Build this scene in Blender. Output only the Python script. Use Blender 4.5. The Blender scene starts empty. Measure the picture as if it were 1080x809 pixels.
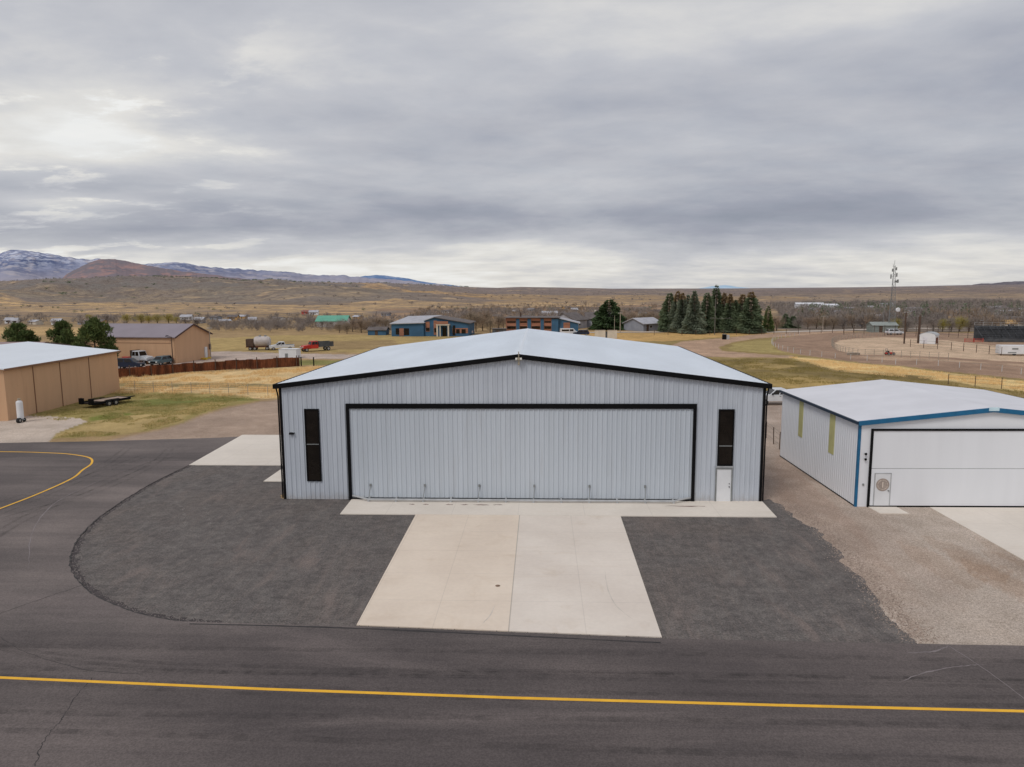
import bpy, math, random
import numpy as np
from mathutils import Vector, Matrix
random.seed(7); rng = np.random.default_rng(11)
SC = bpy.context.scene; COL = SC.collection
R = math.radians

# ---------------------------------------------------------------- camera
CAM = np.array([1.38376, -43.89261, 13.38275])
CR = np.array([0.99915569, 0.04065039, -0.00595424])
CU = np.array([0.00056603, 0.13129381, 0.99134334])
CF = np.array([-0.04108025, 0.99050971, -0.13115995])
FPX = 744.3754
cam = bpy.data.cameras.new('camera'); co = bpy.data.objects.new('camera', cam); COL.objects.link(co)
M = Matrix([[CR[i], CU[i], -CF[i], CAM[i]] for i in range(3)] + [[0, 0, 0, 1]])
co.matrix_world = M
cam.sensor_width = 36; cam.lens = FPX / 1080 * 36; cam.clip_start = 0.3; cam.clip_end = 60000
SC.camera = co

def G(px, py, z=0.0):
    """survey point on the plane z (site measured from the photograph, 1080x809)"""
    d = CF + (px - 540) / FPX * CR - (py - 404.5) / FPX * CU
    t = (z - CAM[2]) / d[2]
    P = CAM + t * d
    return (float(P[0]), float(P[1]))
def HT(px, py, top):
    x, y = G(px, py); lo, hi = 0.0, 200.0
    for _ in range(40):
        z = (lo + hi) / 2; d = np.array([x, y, z]) - CAM
        if 404.5 - FPX * (d @ CU) / (d @ CF) > top: lo = z
        else: hi = z
    return z
def PX(X, Y, Z):
    d0, d1, d2 = X - CAM[0], Y - CAM[1], Z - CAM[2]
    w = d0 * CF[0] + d1 * CF[1] + d2 * CF[2]
    return 540 + FPX * (d0 * CR[0] + d1 * CR[1] + d2 * CR[2]) / w, 404.5 - FPX * (d0 * CU[0] + d1 * CU[1] + d2 * CU[2]) / w

# ---------------------------------------------------------------- colour
K = 0.84
def lin(c):
    c = c / 255.0
    return c / 12.92 if c <= 0.04045 else ((c + 0.055) / 1.055) ** 2.4
def S(r, g, b, k=K):
    return (min(lin(r) / k, .9), min(lin(g) / k, .9), min(lin(b) / k, .9))

# ---------------------------------------------------------------- node helpers
class NT:
    def __init__(s, tree): s.t = tree; s.n = tree.nodes; s.l = tree.links
    def node(s, typ, **kw):
        n = s.n.new(typ)
        for k, v in kw.items(): setattr(n, k, v)
        return n
    def put(s, sock, v):
        if hasattr(v, 'is_linked') or isinstance(v, bpy.types.NodeSocket): s.l.new(v, sock)
        else:
            if isinstance(v, (tuple, list)) and len(v) == 3 and sock.type == 'RGBA': v = (*v, 1)
            sock.default_value = v
    def math(s, op, a, b=None, c=None, clamp=False):
        n = s.node('ShaderNodeMath', operation=op, use_clamp=clamp)
        s.put(n.inputs[0], a)
        if b is not None: s.put(n.inputs[1], b)
        if c is not None: s.put(n.inputs[2], c)
        return n.outputs[0]
    def mix(s, f, a, b, mode='MIX'):
        n = s.node('ShaderNodeMix', data_type='RGBA', blend_type=mode)
        s.put(n.inputs['Factor'], f); s.put(n.inputs['A'], a) if 0 else None
        s.put(n.inputs[6], a); s.put(n.inputs[7], b)
        return n.outputs[2]
    def vec(s, v, scale=(1, 1, 1), loc=(0, 0, 0), rot=(0, 0, 0)):
        n = s.node('ShaderNodeMapping'); s.put(n.inputs[0], v)
        n.inputs['Scale'].default_value = scale; n.inputs['Location'].default_value = loc; n.inputs['Rotation'].default_value = rot
        return n.outputs[0]
    def noise(s, v, scale, detail=6, rough=.55, dist=0.0):
        n = s.node('ShaderNodeTexNoise'); s.put(n.inputs['Vector'], v)
        n.inputs['Scale'].default_value = scale; n.inputs['Detail'].default_value = detail
        n.inputs['Roughness'].default_value = rough; n.inputs['Distortion'].default_value = dist
        return n.outputs[0]
    def ss(s, v, a, b, lo=0.0, hi=1.0):
        n = s.node('ShaderNodeMapRange', interpolation_type='SMOOTHSTEP')
        s.put(n.inputs[0], v)
        n.inputs[1].default_value = a; n.inputs[2].default_value = b; n.inputs[3].default_value = lo; n.inputs[4].default_value = hi
        return n.outputs[0]
def newmat(name):
    m = bpy.data.materials.new(name); m.use_nodes = True
    t = NT(m.node_tree); b = m.node_tree.nodes['Principled BSDF']
    pos = t.node('ShaderNodeNewGeometry').outputs['Position']
    return m, t, b, pos
def bump(t, b, h, strength, dist):
    n = t.node('ShaderNodeBump'); n.inputs['Strength'].default_value = strength; n.inputs['Distance'].default_value = dist
    t.put(n.inputs['Height'], h); t.l.new(n.outputs[0], b.inputs['Normal'])
def simple(name, c, rough=.6, var=.12, scale=1.5, metal=0.0, stretch=(1, 1, 1), spec=.4, fine=0.0, dirt=None, perobj=0.0):
    m, t, b, pos = newmat(name)
    v = t.vec(pos, stretch)
    n = t.noise(v, scale, 6)
    f = t.ss(n, .3, .7)
    lo = tuple(x * (1 - var) for x in c); hi = tuple(min(.95, x * (1 + var)) for x in c)
    col = t.mix(f, lo, hi)
    if fine:
        n2 = t.noise(pos, scale * 23, 3)
        col = t.mix(t.ss(n2, .35, .65), col, t.mix(1.0, col, (1 - fine,) * 3, 'MULTIPLY'))
    if dirt:
        n3 = t.noise(t.vec(pos, (2.5, 2.5, .25)), .9, 7, .65)
        col = t.mix(t.math('MULTIPLY', t.ss(n3, .5, .75), dirt[1]), col, dirt[0])
    if perobj:
        oi = t.node('ShaderNodeObjectInfo').outputs['Random']
        col = t.mix(1.0, col, t.mix(oi, (1 - perobj,) * 3, (1 + perobj,) * 3), 'MULTIPLY')
    t.l.new(col, b.inputs['Base Color'])
    b.inputs['Roughness'].default_value = rough; b.inputs['Metallic'].default_value = metal
    b.inputs['Specular IOR Level'].default_value = spec
    return m

# ---------------------------------------------------------------- mesh helpers
class MB:
    def __init__(s): s.v = []; s.f = []
    def poly(s, pts): b = len(s.v); s.v += [tuple(p) for p in pts]; s.f.append(tuple(range(b, b + len(pts)))); return s
    def hexa(s, p):  # 8 points: bottom 4 ccw, top 4 ccw
        b = len(s.v); s.v += [tuple(q) for q in p]
        for f in ((3, 2, 1, 0), (4, 5, 6, 7), (0, 1, 5, 4), (1, 2, 6, 5), (2, 3, 7, 6), (3, 0, 4, 7)): s.f.append(tuple(b + i for i in f))
        return s
    def box(s, x0, x1, y0, y1, z0, z1):
        return s.hexa([(x0, y0, z0), (x1, y0, z0), (x1, y1, z0), (x0, y1, z0), (x0, y0, z1), (x1, y0, z1), (x1, y1, z1), (x0, y1, z1)])
    def prism(s, prof, a, b, axis='y'):  # prof: list of (u,z); extruded a..b
        n = len(prof); base = len(s.v)
        for w in (a, b):
            for u, z in prof: s.v.append((u, w, z) if axis == 'y' else (w, u, z))
        s.f.append(tuple(base + i for i in range(n))); s.f.append(tuple(base + n + i for i in reversed(range(n))))
        for i in range(n):
            j = (i + 1) % n; s.f.append((base + i, base + n + i, base + n + j, base + j))
        return s
    def tube(s, p, q, r0, r1=None, n=8, caps=True):
        r1 = r0 if r1 is None else r1
        p = Vector(p); q = Vector(q); d = (q - p)
        if d.length < 1e-6: return s
        d.normalize(); a = d.cross(Vector((0, 0, 1)) if abs(d.z) < .95 else Vector((1, 0, 0))).normalized(); c = d.cross(a)
        base = len(s.v)
        for o, r in ((p, r0), (q, r1)):
            for i in range(n):
                t = 2 * math.pi * i / n; s.v.append(tuple(o + a * math.cos(t) * r + c * math.sin(t) * r))
        for i in range(n):
            j = (i + 1) % n; s.f.append((base + i, base + j, base + n + j, base + n + i))
        if caps: s.f.append(tuple(base + i for i in reversed(range(n)))); s.f.append(tuple(base + n + i for i in range(n)))
        return s
    def lathe(s, c, prof, n=16, axis='z'):  # prof list of (r, h)
        base = len(s.v); m = len(prof)
        for r, h in prof:
            for i in range(n):
                t = 2 * math.pi * i / n; u, w = r * math.cos(t), r * math.sin(t)
                s.v.append({'z': (c[0] + u, c[1] + w, c[2] + h), 'x': (c[0] + h, c[1] + u, c[2] + w), 'y': (c[0] + u, c[1] + h, c[2] + w)}[axis])
        for k in range(m - 1):
            for i in range(n):
                j = (i + 1) % n; s.f.append((base + k * n + i, base + k * n + j, base + (k + 1) * n + j, base + (k + 1) * n + i))
        s.f.append(tuple(base + i for i in reversed(range(n)))); s.f.append(tuple(base + (m - 1) * n + i for i in range(n)))
        return s
    def build(s, name, m, parent=None, smooth=False, bevel=0, loc=None):
        me = bpy.data.meshes.new(name); me.from_pydata(s.v, [], s.f); me.update()
        import bmesh
        bm = bmesh.new(); bm.from_mesh(me); bmesh.ops.recalc_face_normals(bm, faces=bm.faces)
        if bevel: bmesh.ops.bevel(bm, geom=[e for e in bm.edges], offset=bevel, segments=2, affect='EDGES', clamp_overlap=True)
        bm.to_mesh(me); bm.free()
        if smooth: me.polygons.foreach_set('use_smooth', [True] * len(me.polygons))
        me.materials.append(m)
        o = bpy.data.objects.new(name, me); COL.objects.link(o)
        if parent: o.parent = parent
        if loc: o.location = loc
        return o
def npmesh(name, V, F, m, parent=None, colors=None, smooth=False):
    V = np.asarray(V, np.float32); F = np.asarray(F, np.int32); k = F.shape[1]
    me = bpy.data.meshes.new(name); me.vertices.add(len(V)); me.vertices.foreach_set('co', V.ravel())
    me.loops.add(F.size); me.loops.foreach_set('vertex_index', F.ravel())
    me.polygons.add(len(F)); me.polygons.foreach_set('loop_start', np.arange(0, F.size, k, dtype=np.int32))
    try: me.polygons.foreach_set('loop_total', np.full(len(F), k, np.int32))
    except Exception: pass
    if smooth: me.polygons.foreach_set('use_smooth', np.ones(len(F), bool))
    if colors is not None:
        ca = me.color_attributes.new('Col', 'FLOAT_COLOR', 'POINT')
        c4 = np.ones((len(V), 4), np.float32); c4[:, :3] = colors; ca.data.foreach_set('color', c4.ravel())
    me.update(calc_edges=True); me.materials.append(m)
    o = bpy.data.objects.new(name, me); COL.objects.link(o)
    if parent: o.parent = parent
    return o
def thing(name, label, cat, loc=(0, 0, 0), rz=0, group=None):
    o = bpy.data.objects.new(name, None); COL.objects.link(o); o.location = loc; o.rotation_euler = (0, 0, rz)
    o.empty_display_size = .5
    o['label'] = label; o['category'] = cat
    if group: o['group'] = group
    return o
def tag(o, label=None, cat=None, group=None, kind=None):
    if label: o['label'] = label
    if cat: o['category'] = cat
    if group: o['group'] = group
    if kind: o['kind'] = kind
    return o
def copy_tree(o, parent=None):
    kids = list(o.children)
    c = o.copy(); COL.objects.link(c); c.parent = parent
    for ch in kids: copy_tree(ch, c)
    return c

# ---------------------------------------------------------------- numpy noise
def vnoise(x, y, seed=0):
    xi = np.floor(x).astype(np.int64); yi = np.floor(y).astype(np.int64); xf = x - xi; yf = y - yi
    u = xf * xf * (3 - 2 * xf); v = yf * yf * (3 - 2 * yf)
    def h(a, b):
        n = (a * 374761393 + b * 668265263 + seed * 974634777) & 0xFFFFFFFF
        n = ((n ^ (n >> 13)) * 1274126177) & 0xFFFFFFFF
        return ((n ^ (n >> 16)) & 0xFFFFFF) / float(0xFFFFFF)
    return (h(xi, yi) * (1 - u) + h(xi + 1, yi) * u) * (1 - v) + (h(xi, yi + 1) * (1 - u) + h(xi + 1, yi + 1) * u) * v
def fbm(x, y, o=5, seed=0, g=.5):
    a = 1.0; s = 0; t = 0; f = 1.0
    for i in range(o): s = s + a * vnoise(x * f, y * f, seed + i * 17); t += a; a *= g; f *= 2.03
    return s / t
def sst(x, a, b): t = np.clip((x - a) / (b - a), 0, 1); return t * t * (3 - 2 * t)
def pip(X, Y, poly):
    ins = np.zeros(X.shape, bool); n = len(poly)
    for i in range(n):
        x0, y0 = poly[i]; x1, y1 = poly[(i + 1) % n]
        if y0 == y1: continue
        c = ((y0 > Y) != (y1 > Y)) & (X < (x1 - x0) * (Y - y0) / (y1 - y0) + x0)
        ins ^= c
    return ins

# ================================================================= MATERIALS
m_panel, t, b, pos = newmat('pale_grey_metal_panel')
c = t.mix(t.ss(t.noise(t.vec(pos, (3.2, 3.2, .12)), 1.0, 5, .6), .3, .7), S(172, 178, 186), S(184, 190, 198))
c = t.mix(t.ss(t.noise(pos, .16, 4), .35, .65), t.mix(1.0, c, (.93, .93, .94), 'MULTIPLY'), c)
sx = t.node('ShaderNodeSeparateXYZ'); t.l.new(pos, sx.inputs[0])
fl = t.math('FLOOR', t.math('DIVIDE', sx.outputs[0], .9144)); wn = t.node('ShaderNodeTexWhiteNoise', noise_dimensions='1D'); t.l.new(fl, wn.inputs['W'])
c = t.mix(1.0, c, t.mix(wn.outputs[0], (.98, .98, .982), (1.015, 1.015, 1.015)), 'MULTIPLY')
dz = t.math('ADD', sx.outputs[2], t.math('MULTIPLY', t.noise(t.vec(pos, (2, 2, 1)), 2.0, 5), 1.1))
c = t.mix(t.ss(dz, 1.25, .35, 0, .45), c, S(140, 130, 122))
t.l.new(c, b.inputs['Base Color']); b.inputs['Roughness'].default_value = .42; b.inputs['Metallic'].default_value = .0
m_rib = simple('panel_rib_metal', S(146, 153, 163), .5, .06, 2)
m_door = simple('door_panel_metal', S(177, 184, 192), .42, .035, .5, stretch=(5, 5, .12), dirt=(S(156, 156, 158), .25))
m_roof = simple('white_roof_metal', S(216, 222, 229, .96), .5, .04, .25, stretch=(1, .3, 1), dirt=(S(186, 190, 194), .25))
m_roof2 = simple('offwhite_roof_metal', S(214, 214, 219, .96), .5, .05, .35)
m_black = simple('black_trim', (.004, .004, .005), .6, .2, 3, spec=.15)
m_glass = simple('dark_glass', (.012, .009, .007), .12, .3, 1.2, spec=.35)
m_white = simple('white_paint', (.72, .73, .75), .45, .05, 1)
m_whitep = simple('white_wall_panel', S(212, 214, 218), .5, .018, .6, stretch=(2, 2, .2))
m_blue = simple('blue_trim', (.012, .13, .27), .4, .12, 2)
m_yel = simple('yellow_translucent_panel', S(178, 174, 120), .5, .08, 1)
m_grey = simple('grey_metal', (.22, .23, .23), .5, .15, 2)
m_ltgrey = simple('light_grey_metal', (.42, .43, .44), .5, .12, 2)
m_tan = simple('tan_metal_wall', S(188, 152, 120), .6, .035, .4, stretch=(2, 2, .3), dirt=(S(160, 122, 96), .35))
m_tanr = simple('tan_seam', S(120, 88, 66), .6, .1, 1)
m_barnroof = simple('grey_brown_roof', S(128, 119, 126), .55, .05, .3)
m_brownroof = simple('brown_roof', S(140, 118, 116), .6, .08, .3)
m_rust = simple('rusty_steel', S(108, 62, 38), .9, .5, 1.2, stretch=(1, 1, .35), fine=.3)
m_bwood = simple('dark_wood_pole', S(78, 62, 52), .9, .2, 2)
m_gwood = simple('weathered_wood', S(150, 140, 128), .9, .2, 2)
m_tyre = simple('tyre_rubber', (.015, .015, .016), .85, .2, 5)
m_rim = simple('wheel_metal', (.4, .4, .41), .35, .1, 5, metal=.6)
m_carwhite = simple('white_car_paint', (.66, .68, .71), .25, .04, 1)
m_cardark = simple('dark_blue_car_paint', (.014, .024, .05), .25, .15, 1)
m_cargrey = simple('blue_grey_car_paint', (.08, .13, .15), .3, .1, 1)
m_carred = simple('red_truck_paint', (.5, .035, .02), .4, .2, 1)
m_lamp = simple('lamp_glass', (.8, .8, .76), .2, .05, 1)
m_wallblue = simple('blue_stucco', S(50, 86, 114), .7, .14, .4)
m_wood = simple('orange_wood_siding', S(142, 98, 78), .7, .25, .8, stretch=(.3, .3, 4))
m_housegrey = simple('grey_siding', S(128, 132, 142), .7, .1, .6)
m_roofgrey = simple('grey_shingle_roof', S(160, 160, 166), .8, .12, .6)
m_roofdark = simple('dark_shingle_roof', S(95, 88, 86), .8, .2, .6)
m_green = simple('green_metal_roof', S(88, 150, 128), .5, .1, .5)
m_block = simple('cream_concrete_block', S(190, 182, 168), .8, .1, .6)
m_red = simple('red_panel', S(170, 70, 60), .6, .2, 1)
m_ochre = simple('ochre_wall', S(180, 145, 95), .8, .1, 1)
m_brass = simple('brass_bracket', (.38, .33, .25), .4, .15, 5)
m_yelpaint = simple('yellow_kerb_paint', (.62, .42, .04), .6, .15, 2)
m_wire = simple('galvanised_wire', (.13, .125, .11), .5, .1, 4)
m_postw = simple('white_post_paint', (.6, .6, .58), .7, .12, 4)
m_bleach = simple('dark_grandstand_metal', (.075, .08, .088), .7, .35, .8)

def ground_mat(name, c0, c1, c2, sc=.35, speck=.35, specks=30, streak=None, bumpd=.02, rough=.92, patch=None, lane=False, scratch=False):
    m, t, b, pos = newmat(name)
    n1 = t.noise(pos, sc, 8, .6); n2 = t.noise(t.vec(pos, loc=(9, 4, 2)), sc * .22, 6, .55, .6)
    c = t.mix(t.ss(n1, .32, .68), c0, c1); c = t.mix(t.math('MULTIPLY', t.ss(n2, .45, .72), .8), c, c2)
    if streak:
        n3 = t.noise(t.vec(pos, streak), 1.0, 8, .62, .3)
        c = t.mix(t.ss(n3, .3, .7), t.mix(1.0, c, (.74, .745, .76), 'MULTIPLY'), t.mix(1.0, c, (1.2, 1.19, 1.18), 'MULTIPLY'))
    if lane:
        q = t.node('ShaderNodeSeparateXYZ'); t.l.new(pos, q.inputs[0]); yy2 = t.math('ADD', q.outputs[1], t.math('MULTIPLY', n2, 1.5))
        ln = t.math('MULTIPLY', t.ss(yy2, -16.4, -18.4), t.ss(q.outputs[0], -26, -8, .55, 1.0)); c = t.mix(ln, c, t.mix(1.0, c, (.76, .755, .77), 'MULTIPLY'))
        ns = t.noise(t.vec(pos, (.06, 2.2, 1), (3, 8, 0)), 1.0, 7, .65); c = t.mix(t.math('MULTIPLY', t.ss(ns, .55, .68), .35), c, t.mix(1.0, c, (.7, .7, .72), 'MULTIPLY'))
    if scratch:
        a1 = t.noise(t.vec(pos, (5, .35, 1), (2, 8, 0), (0, 0, .5)), 1.0, 8, .7, 1.2); a2 = t.noise(t.vec(pos, (.4, 4, 1), (7, 1, 0), (0, 0, .35)), 1.0, 8, .7, 1.0)
        c = t.mix(t.math('MULTIPLY', t.ss(a1, .5, .62), .5), c, t.mix(1.0, c, (1.35, 1.28, 1.22), 'MULTIPLY')); c = t.mix(t.math('MULTIPLY', t.ss(a2, .52, .66), .5), c, t.mix(1.0, c, (.66, .66, .68), 'MULTIPLY'))
        a3 = t.noise(pos, 2.2, 8, .75); c = t.mix(t.ss(a3, .35, .65), t.mix(1.0, c, (.8, .8, .8), 'MULTIPLY'), t.mix(1.0, c, (1.2, 1.19, 1.18), 'MULTIPLY'))
    if patch:
        n5 = t.noise(t.vec(pos, patch[1], (31, 7, 0), (0, 0, patch[2])), 1.0, 7, .66, .5)
        c = t.mix(t.math('MULTIPLY', t.ss(n5, .52, .72), .75), c, patch[0])
    n4 = t.noise(pos, specks, 4, .7)
    c = t.mix(t.ss(n4, .3, .7), t.mix(1.0, c, (1 - speck,) * 3, 'MULTIPLY'), t.mix(1.0, c, (1 + speck,) * 3, 'MULTIPLY'))
    t.l.new(c, b.inputs['Base Color']); b.inputs['Roughness'].default_value = rough; b.inputs['Specular IOR Level'].default_value = .25
    bump(t, b, t.math('ADD', n4, t.math('MULTIPLY', n1, 2.0)), .6, bumpd)
    return m
m_asph = ground_mat('taxiway_asphalt', S(92, 85, 83), S(114, 105, 101), S(82, 76, 75), .09, .22, 16, (.04, .42, 1), .008, patch=(S(116, 106, 103), (.03, .16, 1), .2), lane=True)
m_mill = ground_mat('asphalt_millings', S(89, 84, 82), S(101, 96, 93), S(97, 90, 86), .8, .34, 13, None, .05, patch=(S(120, 108, 102), (.5, .14, 1), .45), scratch=True)
m_conc = None
def concrete(name, ca, cb, jx, jy, x0=0.0, y0=0.0, centre=None):
    m, t, b, pos = newmat(name)
    n1 = t.noise(pos, .25, 6); n2 = t.noise(pos, 5, 5, .6)
    sx = t.node('ShaderNodeSeparateXYZ'); t.l.new(pos, sx.inputs[0])
    c = t.mix(t.ss(n1, .3, .7), ca, cb)
    if centre is not None:
        f = t.ss(sx.outputs[0], centre - .02, centre + .02)
        c = t.mix(f, t.mix(1.0, c, (1.03, .985, .925), 'MULTIPLY'), c)
    st = t.noise(t.vec(pos, (.25, 1.6, 1)), 1.0, 6, .6)
    c = t.mix(t.math('MULTIPLY', t.ss(st, .5, .8), .3), c, t.mix(1.0, c, (.82, .76, .68), 'MULTIPLY'))
    c = t.mix(t.ss(n2, .35, .65), t.mix(1.0, c, (.965,) * 3, 'MULTIPLY'), c)
    if centre is not None:
        dc = t.math('ABSOLUTE', t.math('SUBTRACT', sx.outputs[0], centre)); c = t.mix(t.ss(dc, .035, .012, 0, .4), c, (.2, .18, .16))
        sb = t.noise(t.vec(pos, (1, 1, 1), (4, 4, 4)), .55, 8, .7, .6); c = t.mix(t.math('MULTIPLY', t.ss(sb, .54, .7), .4), c, t.mix(1.0, c, (.85, .8, .73), 'MULTIPLY'))
    for out, j, o in ((sx.outputs[0], jx, x0), (sx.outputs[1], jy, y0)):
        if not j: continue
        fr = t.math('FRACT', t.math('DIVIDE', t.math('SUBTRACT', out, o), j))
        d = t.math('MULTIPLY', t.math('ABSOLUTE', t.math('SUBTRACT', fr, .5)), 2.0)
        f = t.ss(d, 1 - .06 / j, 1 - .02 / j)
        c = t.mix(t.math('MULTIPLY', f, .14), c, (.2, .18, .16))
    t.l.new(c, b.inputs['Base Color']); b.inputs['Roughness'].default_value = .85; b.inputs['Specular IOR Level'].default_value = .3
    return m
m_conc = concrete('apron_concrete', S(202, 191, 180), S(212, 202, 191), 3.05, 2.95, .1, -3.1, .1)
m_conc2 = concrete('side_concrete', S(202, 193, 182), S(212, 203, 192), 4, 4)
m_conc3 = concrete('old_concrete', S(170, 158, 146), S(184, 172, 160), 5, 5)
m_line = simple('yellow_line_paint', S(226, 170, 48), .7, .08, 2, fine=.12)
m_crack = simple('tar_crack', (.04, .036, .036), .8, .3, 2)
m_scuff = simple('pale_scuff', S(118, 110, 110), .9, .15, 2)

# ================================================================= GROUND
SIL_C = [(-400, 298), (-100, 295), (0, 293), (40, 291), (80, 291), (120, 289), (180, 290), (215, 291.5), (250, 294.5), (285, 293), (310, 296), (350, 297), (400, 297.5), (430, 299), (480, 302), (520, 303.5), (545, 302.6), (600, 303.8), (640, 305), (760, 305.5), (900, 305), (960, 304.2), (1000, 303.5), (1080, 303), (1400, 302)]
cs = np.array(SIL_C, float)
def terrain(X, Y):
    dx, dy = X - CAM[0], Y - CAM[1]; r = np.hypot(dx, dy)
    a = np.arctan2(dx, dy)                       # bearing
    pxb = 566 + FPX * np.tan(np.clip(a, -1.2, 1.2))
    el = (306 - np.interp(pxb, cs[:, 0], cs[:, 1])) / FPX * np.cos(np.clip(a + .035, -1.2, 1.2))
    rr = 3300.0
    top = CAM[2] + el * rr
    big = fbm(X / 900, Y / 900, 5, 3) - .5; med = fbm(X / 210, Y / 210, 4, 8) - .5
    left = sst(-pxb, -620, -300)
    w = sst(r, 900, 3300) ** 1.15
    z = w * top + big * (14 + 80 * left) * sst(r, 800, 1900) * (1 - .8 * sst(r, 2500, 3300)) + (np.abs(med) * -2 + .25) * (3 + 26 * left) * sst(r, 700, 1500) * (1 - .75 * sst(r, 2500, 3300))
    # second nearer swell on the left
    z = z + left * 16 * np.exp(-((r - 1350 - 300 * np.sin(pxb / 90.)) / 330.) ** 2) * sst(r, 700, 1100)
    z = np.where(r > 900, np.minimum(z, CAM[2] + el * r - .5), z)
    z = z * (1 - sst(r, 3400, 6000)) 
    near = sst(Y, 24, 60)
    z = z + (fbm(X / 6, Y / 6, 4, 5) - .5) * .35 * near * sst(r, 70, 95) * (1 - sst(r, 140, 160))
    z = z + (fbm(X / 30, Y / 30, 3, 15) - .5) * 1.0 * sst(r, 230, 400)
    return z
def TZ(x, y): return float(terrain(np.array([x], float), np.array([y], float))[0])

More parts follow.
